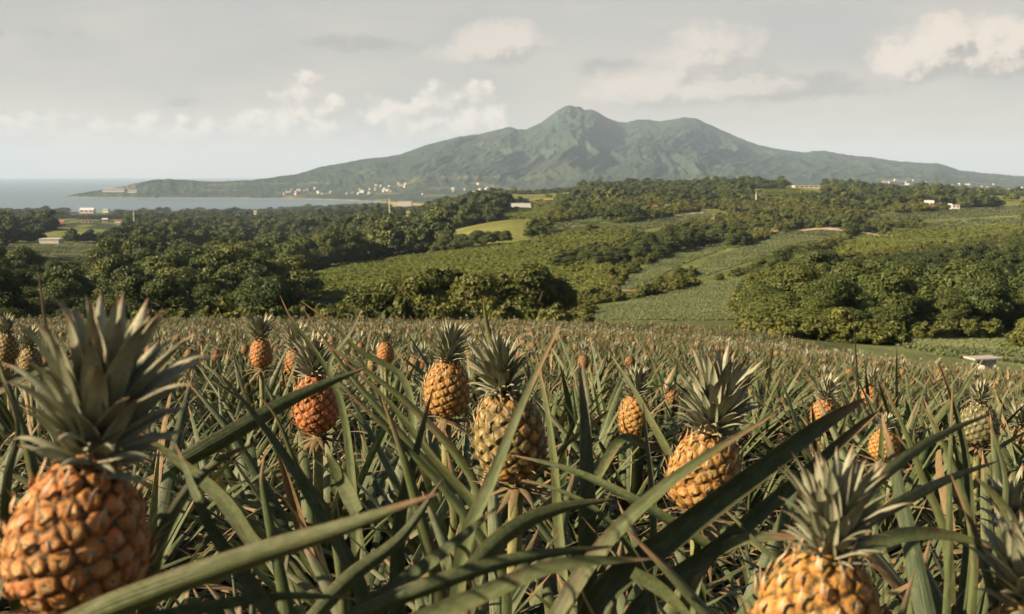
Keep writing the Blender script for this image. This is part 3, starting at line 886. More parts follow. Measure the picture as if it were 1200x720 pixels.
TX, TY, TZ, TH, TSP, TPXX, TPY, TRF, TSC = tree_candidates()
order = np.argsort(TY)
R = np.random.default_rng(8)
MAXT = 270
near_i = order[:MAXT]; far_i = order[MAXT:]
print('trees', len(order), 'individual up to Y', TY[near_i].max())
for i in near_i:
    h = TH[i] / 8.0
    wdt = max(h * R.uniform(0.9, 1.2), TSP[i] / 5.2)
    if TRF[i]:
        lb, gp = 'dark green tree packed in the wood at right above the pale strip', 'trees of the wood on the slope at right'
    elif TPXX[i] < 420:
        lb, gp = 'dense dark tree of the wood at left, behind the pineapple field', 'trees of the dark wood behind the field at left'
    else:
        lb, gp = 'small tree in the scrub between the pale sloping fields', 'small trees between the sloping fields'
    countable_tree(TX[i], TY[i], NEAR[R.integers(6)], TRUNK[R.integers(4)], (wdt, wdt, h), R.uniform(0, 6.28), lb, gp, z=TZ[i] - 0.3)
n = len(far_i)
h = TH[far_i] / 7.2
wd = np.maximum(h * R.uniform(0.9, 1.15, n), TSP[far_i] / 5.0)
vi = np.where(TY[far_i] < 460, len(FARC) + R.integers(0, len(MIDC), n), R.integers(0, len(FARC), n))
scatter_stuff('forest', FARC + MIDC, np.column_stack([TX[far_i], TY[far_i], TZ[far_i] - 0.4]), np.column_stack([np.zeros(n), np.zeros(n), R.uniform(0, 6.28, n)]),
              np.column_stack([wd, wd * R.uniform(0.85, 1.1, n), h]), vi)

# the clump of yellow-green trees at the far edge of the field
CL = [(405, 100, 352, 0.8, 'low leafy tree at the left end of the clump behind the field'),
      (432, 96, 341, 0.9, 'second tree from the left in the clump behind the field'),
      (462, 99, 331, 1.0, 'broad yellow-green tree in the left half of the clump behind the field'),
      (494, 97, 322, 1.0, 'tall tree left of the middle of the clump behind the field'),
      (522, 101, 317, 0.95, 'tree with a high rounded top in the middle of the clump behind the field'),
      (556, 95, 325, 0.95, 'darker tree right of the middle of the clump behind the field'),
      (585, 100, 320, 0.9, 'tree beside the tallest one in the clump behind the field'),
      (618, 96, 313, 1.1, 'tallest tree of the clump behind the field, with sunlit yellow-green leaves'),
      (645, 99, 328, 0.8, 'tree at the right end of the clump, next to the meadow')]
for k, (px, Y, top, wk, lb) in enumerate(CL):
    X = (px - 600) / F * Y
    g = float(gz(X, Y)[0]); H = zpy(top, Y) - g
    s = H / 6.6
    countable_tree(X, Y, BUSHY[k % 3], TRUNK[k % 4], (wk * 1.2, wk * 1.2, s * 1.16), 1.3 * k, lb, 'clump of trees at the field edge', z=g)

# shrubs: bright ones at the skirts of the woods (counted), scrub on the slopes (one mass)
SH = []
for k in range(16):
    SH.append((400 + k * 17 + R.uniform(-6, 6), R.uniform(84, 92), 352 + R.uniform(0, 16) + (10 if k < 3 else 0), 'small bright shrub at the foot of the clump behind the field', 'shrubs at the foot of the clump'))
for k in range(13):
    SH.append((866 + R.uniform(0, 34), R.uniform(122, 150), 330 + k * 2 + R.uniform(0, 8), 'sunlit yellow-green shrub at the left tip of the right wood', 'shrubs at the tip of the wood'))
for k in range(14):
    SH.append((1080 + k * 6.5 + R.uniform(-4, 4), R.uniform(108, 114), 376 + R.uniform(0, 9), 'yellow-flecked shrub along the foot of the wood beside the pale strip', 'shrubs along the foot of the wood'))
for k in range(14):
    SH.append((120 + k * 20 + R.uniform(-8, 8), R.uniform(76, 86), 352 + R.uniform(0, 13), 'low pale green shrub between the field and the dark wood', 'shrubs between the field and the dark wood'))
for px, Y, top, lb, gp in SH:
    X = (px - 600) / F * Y
    g = float(gz(X, Y)[0]); H = max(0.9, zpy(top, Y) - g); s = min(H / 1.7, 3.4)
    w = min(s, R.uniform(0.8, 1.3))
    countable_tree(X, Y, SHRUB[R.integers(4)], STEM[R.integers(2)], (w, w, s), R.uniform(0, 6.28), lb, gp, 'leafy_shrub', 'shrub', g)


def cover_candidates(ymin, ymax, sp0, spk, seed, pxr=(-120, 1320)):
    R = np.random.default_rng(seed); out = []; Y = ymin
    while Y < ymax:
        sp = max(sp0, spk * Y)
        xs = np.arange((pxr[0] - 600) / F * Y, (pxr[1] - 600) / F * Y, sp)
        out.append(np.column_stack([xs + R.uniform(-.5, .5, len(xs)) * sp, Y + R.uniform(-.5, .5, len(xs)) * sp, np.full(len(xs), sp)]))
        Y += sp
    P = np.concatenate(out); X, Y, sp = P.T
    Z = gz(X, Y); px, py = proj(X, Y, Z)
    return X, Y, Z, sp, px, py


def tuft_mesh(name, seed, n, m, L=0.9, w=0.10, flat=0.5):
    R = np.random.default_rng(seed); mb = MB()
    for i in range(n):
        a = R.uniform(0, 6.28); e = R.uniform(0.35, 1.35); l = L * R.uniform(0.6, 1.15); r0 = R.uniform(0, 0.35)
        d = np.array([math.cos(a), math.sin(a), 0]); sd = np.array([-d[1], d[0], 0])
        o = np.array([math.cos(a + 1) * r0, math.sin(a + 1) * r0, 0])
        p = [o, o + d * l * 0.5 * math.cos(e) + np.array([0, 0, l * 0.55 * math.sin(e)]), o + d * l * (math.cos(e) * 1.0 + 0.15) + np.array([0, 0, l * (0.85 * math.sin(e) - 0.1)])]
        V = []
        for q, ww in zip(p, (w * 0.7, w, w * 0.15)):
            V += [q - sd * ww, q + sd * ww]
        mb.add(V, [(0, 1, 3, 2), (2, 3, 5, 4)], None, R.random())
    return mb.mesh(name, m)


MEADOW_T = [tuft_mesh('meadow tuft', 400 + i, 26, M_MEADOW, 1.0, 0.13) for i in range(4)] + [crown_mesh('meadow clump', 410 + i, 160, 0.34, M_MEADOW, R0=0.95, zc=0.35, rz=0.6, nl=5, core=0.6) for i in range(3)]
YOUNG_T = [tuft_mesh('young plant', 420 + i, 18, M_YOUNG, 0.7, 0.06) for i in range(4)]
X, Y, Z, sp, px, py = cover_candidates(100, 1300, 0.95, 0.0036, 31)
nz = fbm(X / 9, Y / 9, 3, 55) - 0.5
k = anyin(px + nz * 8, py + nz * 3, Z_MEADOW + Z_GRASS + Z_YELLOW)
X, Y, Z, sp = X[k], Y[k], Z[k], sp[k]; n = len(X)
hk = 0.8 * (0.45 + 0.9 * fbm(X / 14, Y / 14, 3, 19)) * np.maximum(1, sp / 1.3) ** 0.5
s = sp / 1.05 * R.uniform(0.8, 1.3, n)
scatter_stuff('meadow_grass', MEADOW_T, np.column_stack([X, Y, Z]), np.column_stack([0 * X, 0 * X, R.uniform(0, 6.28, n)]), np.column_stack([s, s, hk * R.uniform(0.7, 1.3, n)]), R.integers(0, 7, n))
print('meadow', n)
# young pineapple rows on the pale fields
X, Y, Z, sp, px, py = cover_candidates(36, 1100, 0.62, 0.0034, 32)
k = anyin(px, py, Z_YOUNG) & (Y > field_edge(px) + np.where(px > 1000, 1.5, 4))
X, Y, Z, sp = X[k], Y[k], Z[k], sp[k]; n = len(X)
row = np.maximum(1.25, sp * 1.9)
rowc = (X * 0.35 + Y * 0.94) / row
X = X - 0.35 * row * (rowc - np.round(rowc)) * 0.75; Y = Y - 0.94 * row * (rowc - np.round(rowc)) * 0.75
Z = gz(X, Y)
s = sp / 0.62 * R.uniform(0.75, 1.2, n) * (0.50 + 0.28 * sstep(90, 170, Y))
scatter_stuff('young_crop', YOUNG_T, np.column_stack([X, Y, Z]), np.column_stack([0 * X, 0 * X, R.uniform(0, 6.28, n)]), np.column_stack([s, s, 0.62 * np.sqrt(s) * R.uniform(0.8, 1.2, n)]), R.integers(0, 4, n))
print('young', n)
# scrub on the open slopes at right and around the gully
X, Y, Z, sp, px, py = cover_candidates(74, 900, 1.7, 0.0055, 33)
k = ~anyin(px, py, Z_CLEAR) & (Y > field_edge(px) + 9) & (((px > 640) & ~((px > 1000) & (Y < 108))) | ((px > 250) & (Y < 160))) & ~(inpoly(px, py, RF) & (Y > 118))
for kk in (0.6, 1.2):
    qx, qy = proj(X, Y, Z + kk * 1.6); k &= ~anyin(qx, qy, Z_YOUNG)
k &= (fbm(X / 16, Y / 16, 3, 62) > 0.50)
X, Y, Z, sp = X[k], Y[k], Z[k], sp[k]; n = len(X)
s = sp / 2.0 * R.uniform(0.8, 1.3, n)
scatter_stuff('shrubbery', SHRUB, np.column_stack([X, Y, Z - 0.1]), np.column_stack([0 * X, 0 * X, R.uniform(0, 6.28, n)]), np.column_stack([s, s, s * R.uniform(0.6, 1.15, n)]), R.integers(0, 4, n))
print('scrub', n)
#@@FIELD
# ------------------------------------------------------------------ pineapple plants
def nrm(v):
    return v / (np.linalg.norm(v, axis=-1, keepdims=True) + 1e-12)


def catmull(P, n):
    P = np.asarray(P, float)
    d = np.concatenate([[0], np.cumsum(np.linalg.norm(np.diff(P, axis=0), axis=1) ** 0.7)])
    Q = np.vstack([2 * P[0] - P[1], P, 2 * P[-1] - P[-2]])
    dd = np.concatenate([[d[0] - (d[1] - d[0])], d, [d[-1] + (d[-1] - d[-2])]])
    out = []
    for q in np.linspace(0, d[-1], n):
        i = min(max(np.searchsorted(d, q, 'right') - 1, 0), len(P) - 2) + 1
        t0, t1, t2, t3 = dd[i - 1], dd[i], dd[i + 1], dd[i + 2]
        a1 = Q[i - 1] * (t1 - q) / (t1 - t0) + Q[i] * (q - t0) / (t1 - t0)
        a2 = Q[i] * (t2 - q) / (t2 - t1) + Q[i + 1] * (q - t1) / (t2 - t1)
        a3 = Q[i + 1] * (t3 - q) / (t3 - t2) + Q[i + 2] * (q - t2) / (t3 - t2)
        b1 = a1 * (t2 - q) / (t2 - t0) + a2 * (q - t0) / (t2 - t0)
        b2 = a2 * (t3 - q) / (t3 - t1) + a3 * (q - t1) / (t3 - t1)
        out.append(b1 * (t2 - q) / (t2 - t1) + b2 * (q - t1) / (t2 - t1))
    return np.array(out)


def strip(mb, C, side, W, across, fold, rnd, thick=0.0, val=0.0, wave=0.0):
    """leaf blade along centre line C; side = unit vector per row; channelled by `fold`"""
    n = len(C)
    T = nrm(np.gradient(C, axis=0)); side = nrm(side - T * (side * T).sum(1, keepdims=True)); N = np.cross(side, T)
    u = np.linspace(-1, 1, across)
    tt = np.linspace(0, 1, n)
    W = np.asarray(W)
    lift = fold * (np.abs(u) ** 1.6)[None, :] * W[:, None]
    V = C[:, None] + side[:, None] * (u[None, :, None] * W[:, None, None]) + N[:, None] * lift[..., None]
    if wave:
        V = V + N[:, None] * (np.sin(tt * 23 + rnd * 40)[:, None] * np.abs(u)[None, :] * W[:, None] * wave)[..., None]
    uv = np.stack(np.broadcast_arrays(u[None, :] * 0.5 + 0.5, tt[:, None]), -1).reshape(-1, 2)
    mb.add(V.reshape(-1, 3), grid_faces(n, across), uv, rnd, val)
    if thick > 0:
        k = (1 - np.abs(u) ** 2)[None, :, None]
        V2 = V - N[:, None] * (thick * k + 0.0004) * np.minimum(1, W[:, None, None] / 0.008)
        mb.add(V2.reshape(-1, 3), grid_faces(n, across)[:, ::-1], uv, rnd, val)


def rosette(mb, R, n=34, L=0.75, W=0.021, seg=9, across=3, el_lo=0.15, el_hi=1.45, droop=1.0, origin=(0, 0, 0.06), drymix=0.0, az0=None, longk=0.0):
    """whorl of long narrow channelled leaves; upright in the middle, arching outside"""
    for i in range(n):
        t = (i + 0.5) / n
        a = 2.39996 * i + R.uniform(-0.35, 0.35)
        if az0 is not None and R.random() < 0.35:
            a = az0 + R.uniform(-0.9, 0.9)
        e0 = el_lo + (el_hi - el_lo) * t ** 0.85 + R.normal(0, 0.10)
        l = L * (0.70 + 0.45 * math.sin(PI * (0.15 + 0.75 * t))) * R.uniform(0.8, 1.15)
        w = W * R.uniform(0.8, 1.2)
        q = np.linspace(0, 1, seg)
        curv = droop * R.uniform(0.25, 1.0) * (1.15 - 0.85 * t)
        if R.random() < 0.12: curv *= 1.9
        if R.random() < longk and t > 0.4: l *= 1.32; curv *= 0.35; e0 = min(e0 + 0.1, 1.35); w *= 0.85
        el = e0 - curv * q ** 1.7
        ds = l / (seg - 1)
        yaw = a + R.normal(0, 0.16) * q
        dx = np.cos(el) * np.cos(yaw); dy = np.cos(el) * np.sin(yaw); dz = np.sin(el)
        D = np.stack([dx, dy, dz], 1) * ds
        o = np.array(origin) + np.array([math.cos(a), math.sin(a), 0]) * 0.022 * (1 - t) + np.array([0, 0, 0.12 * t])
        C = o + np.concatenate([[[0, 0, 0]], np.cumsum((D[:-1] + D[1:]) / 2, axis=0)])
        tw = R.normal(0, 0.55) * q + R.normal(0, 0.25)
        sd = np.stack([-np.sin(yaw), np.cos(yaw), 0 * q], 1)
        nn = np.cross(sd, nrm(D))
        side = sd * np.cos(tw)[:, None] + nn * np.sin(tw)[:, None]
        prof = w * (1 - q ** 2.0) ** 0.75 * (0.8 + 0.2 * np.minimum(1, q * 6)) + 0.0004
        strip(mb, C, side, prof, across, R.uniform(0.25, 0.6), R.random(), 0, 0)


def crown_of_leaves(mb, R, H, n=72, seg=8, across=5, spread=1.0, wk=1.0):
    """the tuft on a fruit: many short stiff leaves, low ones bent outward, top ones upright"""
    for i in range(n):
        t = (i + 0.5) / n
        a = 2.39996 * i + R.uniform(-0.15, 0.15)
        base = np.array([math.cos(a), math.sin(a), 0]) * H * (0.085 - 0.06 * t) + np.array([0, 0, H * (0.0 + 0.40 * t)])
        l = H * (0.31 + 0.36 * min(1, t * 1.6)) * R.uniform(0.85, 1.15)
        if t > 0.9: l = H * (0.60 + R.uniform(-0.08, 0.10))
        e0 = 0.25 + 1.12 * t ** 1.1 + R.normal(0, 0.10)
        q = np.linspace(0, 1, seg)
        el = e0 + 0.30 * (1 - t) * np.sin(q * PI * 0.8) - (0.85 - 0.50 * t) * spread * q ** 2 * R.uniform(0.7, 1.3)
        yaw = a + R.normal(0, 0.22) * q ** 1.5
        D = np.stack([np.cos(el) * np.cos(yaw), np.cos(el) * np.sin(yaw), np.sin(el)], 1) * (l / (seg - 1))
        C = base + np.concatenate([[[0, 0, 0]], np.cumsum((D[:-1] + D[1:]) / 2, axis=0)])
        sd = np.stack([-np.sin(yaw), np.cos(yaw), 0 * q], 1)
        w = H * 0.066 * wk * (0.75 + 0.45 * t) * R.uniform(0.85, 1.15)
        if t > 0.85: w *= 0.85
        prof = w * np.clip(1 - q ** 1.55, 0, 1) ** 0.9 * (0.85 + 0.35 * np.sin(q * PI * 0.7)) + H * 0.002
        strip(mb, C, sd, prof, across, 0.50, R.random(), H * 0.004)


def fruit_body(mb, R, h, r, neyes=105, nu=128, nv=96, bract=1.0, taper=0.12):
    """barrel of spirally set eyes, each a domed hexagon with a bract; base at z=0"""
    ph0 = np.linspace(0, 2 * PI, nu, endpoint=False); tv = np.linspace(0, 1, nv)

    def prof(s):
        return r * np.clip(1 - np.abs(2 * s - 1) ** 2.5, 0, 1) ** (1 / 2.1) * (1 + taper * (0.5 - s)) * (1 - 0.9 * taper * np.clip(s - 0.55, 0, 1) ** 1.3)
    ss = np.linspace(0, 1, 400)
    cum = np.concatenate([[0], np.cumsum((prof(ss[1:]) + prof(ss[:-1])) / 2 * np.hypot(np.diff(ss) * h, np.diff(prof(ss))))]); cum /= cum[-1]
    k = (np.arange(neyes) + 0.5) / neyes
    es = np.clip(np.interp(k, cum, ss) + R.normal(0, 0.006, neyes), 0.01, 0.99); ea = 2.39996323 * np.arange(neyes) + R.normal(0, 0.05, neyes)
    er = prof(es); E = np.stack([er * np.cos(ea), er * np.sin(ea), es * h], 1)
    T, P = np.meshgrid(tv, ph0, indexing='ij')
    s = 0.5 - 0.5 * np.cos(PI * T); rr = prof(s)
    V = np.stack([rr * np.cos(P), rr * np.sin(P), s * h], -1).reshape(-1, 3)
    d1 = np.empty(len(V)); d2 = np.empty(len(V)); idx = np.empty(len(V), int)
    for c in range(0, len(V), 4000):
        D = np.linalg.norm(V[c:c + 4000, None] - E[None], axis=2)
        o = np.argpartition(D, 1, axis=1)[:, :2]
        a = np.take_along_axis(D, o, 1); sw = a[:, 0] > a[:, 1]
        d1[c:c + 4000] = a.min(1); d2[c:c + 4000] = a.max(1); idx[c:c + 4000] = np.where(sw, o[:, 1], o[:, 0])
    e = (d2 - d1) / (d2 + d1 + 1e-9)
    nor = nrm(np.stack([np.cos(P), np.sin(P), (2 * s - 1) * 1.2], -1).reshape(-1, 3))
    er_ = R.uniform(0.55, 1.3, neyes)
    hgt = r * 0.056 * sstep(-0.02, 0.34, e) * er_[idx] - r * 0.03 * sstep(0.62, 1.0, e)
    hgt = hgt + r * 0.03 * (fbm(P.ravel() * 9, s.ravel() * 26, 3, int(R.integers(999))) - 0.5)
    V = V + nor * hgt[:, None]
    ernd = R.random(neyes)
    mb.add(V, grid_faces(nv, nu, True), np.column_stack([P.ravel() / (2 * PI), s.ravel()]), ernd[idx], e)
    # bracts: a papery pointed scale under every eye
    step = math.sqrt(4 * PI * r * r * 0.9 * (h / (2 * r)) / neyes)
    for i in range(neyes):
        if bract <= 0: break
        n = nrm(np.array([math.cos(ea[i]), math.sin(ea[i]), (2 * es[i] - 1) * 1.1])); sd = np.array([-math.sin(ea[i]), math.cos(ea[i]), 0]); up = np.cross(n, sd)
        up = nrm(up) if up[2] >= 0 else -nrm(up)
        b = E[i] + n * r * 0.085 - up * step * 0.40
        m = step * bract * R.uniform(0.6, 1.35); wd = step * 0.17 * R.uniform(0.7, 1.3)
        j = R.normal(0, 0.25); li = R.uniform(0.15, 0.50)
        q1 = b + up * m * 0.25 + n * m * 0.10 + sd * j * m * 0.1; q2 = b + up * m * 0.50 + n * m * li * 0.7 + sd * j * m * 0.4
        tip = b + up * m * 0.68 + n * m * li * 1.3 + sd * j * m
        keel = n * wd * 0.5
        mb.add([b - sd * wd, b + keel, b + sd * wd, q1 - sd * wd * 0.85, q1 + keel, q1 + sd * wd * 0.85, q2 - sd * wd * 0.42, q2 + keel * 0.6, q2 + sd * wd * 0.42, tip],
               [(0, 1, 4, 3), (1, 2, 5, 4), (3, 4, 7, 6), (4, 5, 8, 7)], None, ernd[i], [1.45, 1.45, 1.45, 1.7, 1.7, 1.7, 2.0, 2.0, 2.0, 2.0])
        mb.add([q2 - sd * wd * 0.42, q2 + keel * 0.6, q2 + sd * wd * 0.42, tip], [(0, 1, 3), (1, 2, 3)], None, ernd[i], 2.0)
        # a wisp of dried flower at the centre of the eye
        c = E[i] + n * r * 0.06
        for _ in range(3):
            jj = R.normal(0, 0.22, 2); q = c + n * step * 0.22 + sd * jj[0] * step + up * (jj[1] + 0.15) * step
            mb.add([c - sd * wd * 0.14, c + sd * wd * 0.14, q], [(0, 1, 2)], None, R.random(), 2.0)


def basal_bracts(mb, R, r, n=9, L=0.05):
    for i in range(n):
        a = 2.39996 * i; q = np.linspace(0, 1, 5)
        el = R.uniform(-0.5, 0.4) - q * R.uniform(-0.3, 0.9)
        D = np.stack([np.cos(el) * math.cos(a), np.cos(el) * math.sin(a), np.sin(el)], 1) * L / 4 * R.uniform(0.6, 1.3)
        C = np.array([math.cos(a) * r, math.sin(a) * r, -0.004 - 0.01 * R.random()]) + np.concatenate([[[0, 0, 0]], np.cumsum(D[1:], axis=0)])
        sd = np.tile([-math.sin(a), math.cos(a), 0], (5, 1))
        strip(mb, C, sd, 0.008 * (1 - q ** 1.6) + 0.0005, 3, 0.4, R.random())


SOIL = lambda X, Y: float(field_z(np.array(X, float), np.array(Y, float)))

# field plants in bulk: shared meshes
RB = np.random.default_rng(21)
ROS = []
for i in range(8):
    mb = MB(); rosette(mb, RB, n=38 + 2 * (i % 3), L=0.47 + 0.05 * (i % 3), W=0.0165, seg=9, across=3, el_lo=0.0, el_hi=1.18, droop=1.0 + 0.45 * (i % 3), longk=0.05 * (i % 2)); ROS.append(mb.mesh('leaf rosette', M_LEAF))
FAR_PL = []
for i in range(6):
    mb = MB(); rosette(mb, RB, n=36, L=0.40, W=0.019, seg=5, across=2, el_hi=1.15, droop=1.4)
    FAR_PL.append(mb.mesh('far plant', M_LEAF_FAR))
FRUITS = {}
for nm in ('orange', 'gold', 'green'):
    mb = MB(); fruit_body(mb, RB, 0.135, 0.052, 90, 60, 44, 0.8); FRUITS[nm] = mb.mesh('fruit ' + nm, FRM[nm])
CROWNS = []
for i in range(3):
    mb = MB(); crown_of_leaves(mb, RB, 0.14, 64, 6, 3); CROWNS.append(mb.mesh('leaf crown', M_CROWN))


def stalk_mesh(H, r=0.013):
    mb = MB(); R2 = np.random.default_rng(int(H * 1e4))
    tube(mb, [(0, 0, 0), (0.004, 0.003, H * 0.5), (0, 0, H)], [r * 1.1, r, r * 1.15], 8)
    return mb.mesh('stalk', M_STALK)


STALK = stalk_mesh(0.36)


def plant_root(X, Y, label, group, name='pineapple_plant', cat='pineapple plant'):
    e = bpy.data.objects.new(name, None); COL.objects.link(e); e.empty_display_size = 0.2
    e.location = (X, Y, SOIL(X, Y))
    return tag(e, label, cat, group)


# ---- the fruiting plants one can pick out: px, py of fruit centre, width px, height px, crown top px row, crown half width px, distance, colours
HERO = [
    (93, 624, 163, 184, 333, 1.00, 0.95, 'orange', 0.20, 'pineapple plant with the largest orange fruit, close by at the left', (192, 130)),
    (959, 706, 156, 120, 520, 1.00, 1.06, 'gold', 0.16, 'pineapple plant whose golden fruit is half cut off by the lower edge', (160, 110)),
    (826, 552, 86, 98, 403, 1.00, 1.90, 'gold', 0.15, 'golden pineapple under a wide silvery crown, right of the middle', (128, 96)),
    (597, 510, 84, 108, 384, 1.00, 2.02, 'green', -0.16, 'half-green pineapple behind the long diagonal leaf, on a bare stalk', (128, 96)),
    (524, 456, 54, 66, 372, 1.0, 2.95, 'gold', 0.04, 'yellow pineapple left of and behind the half-green one', (112, 84)),
    (370, 474, 52, 70, 385, 0.8, 3.05, 'deep', -0.05, 'small deep orange pineapple standing alone left of the middle', (112, 84)),
    (744, 488, 38, 50, 424, 1.0, 4.1, 'gold', 0.0, 'small round golden pineapple behind the dark upright leaf', (80, 60)),
    (1147, 497, 44, 50, 442, 1.0, 3.9, 'dark', 0.0, 'dark unripe pineapple near the right side with a pale spiky crown', (80, 60)),
    (1036, 522, 36, 36, 482, 0.9, 4.0, 'gold', 0.0, 'small low pineapple below the tip of the brown-edged leaf', (80, 60)),
    (966, 486, 32, 36, 436, 1.0, 5.0, 'orange', 0.0, 'small orange pineapple peeping over the blunt dark leaves', (72, 50)),
    (786, 468, 18, 22, 446, 0.9, 8.2, 'orange', 0.0, 'tiny orange pineapple just left of the wide silvery crown', (60, 44)),
    (36, 424, 26, 34, 378, 1.0, 5.6, 'green', 0.0, 'pineapple at the left margin with a frosted pointed crown', (72, 50)),
    (8, 408, 26, 34, 366, 1.0, 6.2, 'green', 0.0, 'pineapple cut by the left margin behind the frosted crown', (72, 50)),
    (306, 414, 26, 34, 364, 1.0, 6.0, 'orange', 0.0, 'pineapple with a tall fuzzy crown rising from the left of the field', (72, 50)),
    (346, 424, 24, 32, 374, 1.0, 6.3, 'orange', 0.0, 'pineapple between the fuzzy crown and the deep orange fruit', (72, 50)),
    (452, 414, 20, 26, 384, 1.0, 7.4, 'orange', 0.0, 'reddish little pineapple among leaves left of the yellow one', (60, 44)),
]
HERO += [(1206, 782, 150, 150, 585, 1.0, 1.10, 'gold', -0.05, 'pineapple plant cut by the right margin with only its pale crown in view', (96, 64)),
         (1190, 660, 74, 84, 548, 1.0, 2.1, 'dark', -0.1, 'pineapple plant at the right margin with a loose fanned crown among blades', (96, 64))]
HROOTS = {}
RH = np.random.default_rng(4)
for k, (px, py, w, hh, top, cs, Y, col, lean, label, (nu, nv)) in enumerate(HERO):
    c = at(px, py, Y)
    sc = Y / F
    h = hh * sc; r = w * sc / 2 / 1.05
    if k == 1: h = w * sc * 1.2; c = at(px, 655, Y) - np.array([0, 0, h / 2 - 0.006])
    zb = c[2] - h / 2
    zc = zb + h
    H = (zpy(top, Y) - zc) * 1.02
    xb = -math.sin(lean) * h / 2
    e = plant_root(c[0], Y, label, 'fruiting pineapple plants that stand out')
    e.name = 'pineapple_plant'
    base = e.location.z
    HROOTS[k] = e
    bracts = 1.5 if k < 6 else 1.1
    mb = MB(); fruit_body(mb, RH, h, r, 122 if k != 5 else 130, nu, nv, bracts, 0.42 if k == 0 else 0.2)
    f = mb.build('fruit', FRM[col], e, True, (xb, 0, zb - base))
    f.rotation_mode = 'ZYX'; f.rotation_euler = (0, lean, RH.uniform(0, 6.28))
    mb = MB(); crown_of_leaves(mb, RH, H, 80 if k < 6 else 60, 9 if k < 4 else 6, 5 if k < 6 else 3, 1.0, 1.0 if k < 6 else 1.1)
    cr = mb.build('leaf_crown', M_CROWN, f, True, (0, 0, h * 0.965)); cr.rotation_euler = (RH.normal(0, .05), RH.normal(0, .05), 0)
    mb = MB(); Hs = zb - base
    tube(mb, [(0, 0, 0), (xb * 0.35, 0.004, Hs * 0.5), (xb, 0, Hs + 0.01)], [0.016, 0.013, 0.014], 12)
    mb.build('stalk', M_STALK, e)
    mb = MB(); basal_bracts(mb, RH, 0.011, 16, 0.10); mb.build('bract', M_DRY, e, True, (xb, 0, Hs))
    mb = MB()
    Lr = 0.50 if k == 0 else (0.56 if k < 4 else 0.62)
    rosette(mb, RH, 30, Lr, 0.021, 10, 5, 0.10, 1.05 if k < 4 else 1.2, 0.9, (0, 0, 0.06))
    mb.build('leaf_rosette', M_LEAF, e)

# ---- leafy plants close by whose single blades cross the picture
LEAFY = {
    'a': (470, 1.60, 'leafy plant left of the middle with pale blades and a dark red-tipped one'),
    'b': (690, 1.75, 'leafy plant with the broad dark upright blade right of the half-green fruit'),
    'c': (545, 1.36, 'leafy plant whose long blade leans across the half-green fruit'),
    'd': (640, 1.18, 'leafy plant with a thick pale blade leaning across the golden fruit'),
    'e': (385, 1.50, 'leafy plant with crossed dark blades below the deep orange fruit'),
    'f': (1120, 1.75, 'leafy plant with slim pale blades at the right'),
    'g': (50, 1.75, 'leafy plant behind the largest fruit with a tall thin blade'),
    'h': (700, 1.32, 'leafy plant with two broad dark blunt blades reaching up to the right'),
    'i': (1195, 1.12, 'leafy plant with a spiky tuft cut off by the right edge'),
    'j': (230, 1.02, 'leafy plant low at the left with the arched blade and the red-streaked blade'),
    'k': (850, 1.45, 'leafy plant with curled pale blades below the golden fruit'),
    'l': (420, 2.3, 'leafy plant with long thin blades between the orange and the yellow fruit'),
}
LR = {}
for k, (px, Y, label) in LEAFY.items():
    X = (px - 600) / F * Y
    e = plant_root(X, Y, label, 'leafy plants close by'); LR[k] = e
    mb = MB(); rosette(mb, RH, 30, 0.50, 0.021, 10, 5, 0.08, 0.95, 0.9, (0, 0, 0.05)); mb.build('leaf_rosette', M_LEAF, e)


def blade(root, wpx, lit, pts, label=None, tipk=1.8, m=None, roll=None, rnd=None, pre=True, blunt=0.85):
    """one long leaf through plan points (px, py, Y), from its plant's heart to its tip"""
    e = LR[root] if isinstance(root, str) else HROOTS[root]
    o = np.array(e.location)
    P = [at(*p) for p in pts]
    if pre:
        P = [o + np.array([0, 0, 0.10])] + P
    n = 30
    C = catmull(P, n)
    T = nrm(np.gradient(C, axis=0)); V = nrm(np.array([0, 0, CZ]) - C)
    s0 = nrm(np.cross(T, V)); n0 = np.cross(s0, T); n0 = n0 * np.sign((n0 * V).sum(1, keepdims=True))
    R = RH
    a = roll if roll is not None else (0.55 if lit > 0 else 0.75)
    best = None
    for sg in (-1, 1):
        ca, sa = math.cos(a * sg), math.sin(a * sg)
        side = s0 * ca + np.cross(T, s0) * sa
        nn = np.cross(side, T); nn *= np.sign((nn * V).sum(1, keepdims=True))
        sc = (nn @ SUNV).mean() * lit
        if best is None or sc > best[0]: best = (sc, side, nn)
    side = best[1]
    # channel opens away from the ground
    if (np.cross(side, T)[:, 2].mean()) < 0: side = -side
    q = np.linspace(0, 1, n)
    Ym = np.mean([p[2] for p in pts])
    W = wpx * 0.5 * Ym / F / math.cos(a) * 0.86
    prof = W * np.clip(1 - q ** tipk, 0, 1) ** blunt * (0.82 + 0.18 * np.minimum(1, q * 5)) + 0.0003
    mb = MB(); strip(mb, C - 0, side, prof, 7, 0.42, R.uniform(0.05, 0.88) if rnd is None else rnd, 0.0016, 0.0, 0.02)
    V0 = np.array(o)
    mb.v = [v - V0 for v in mb.v]
    ob = mb.build('leaf', m or M_LEAF, e)
    if label: ob['label'] = label
    return ob


B = blade
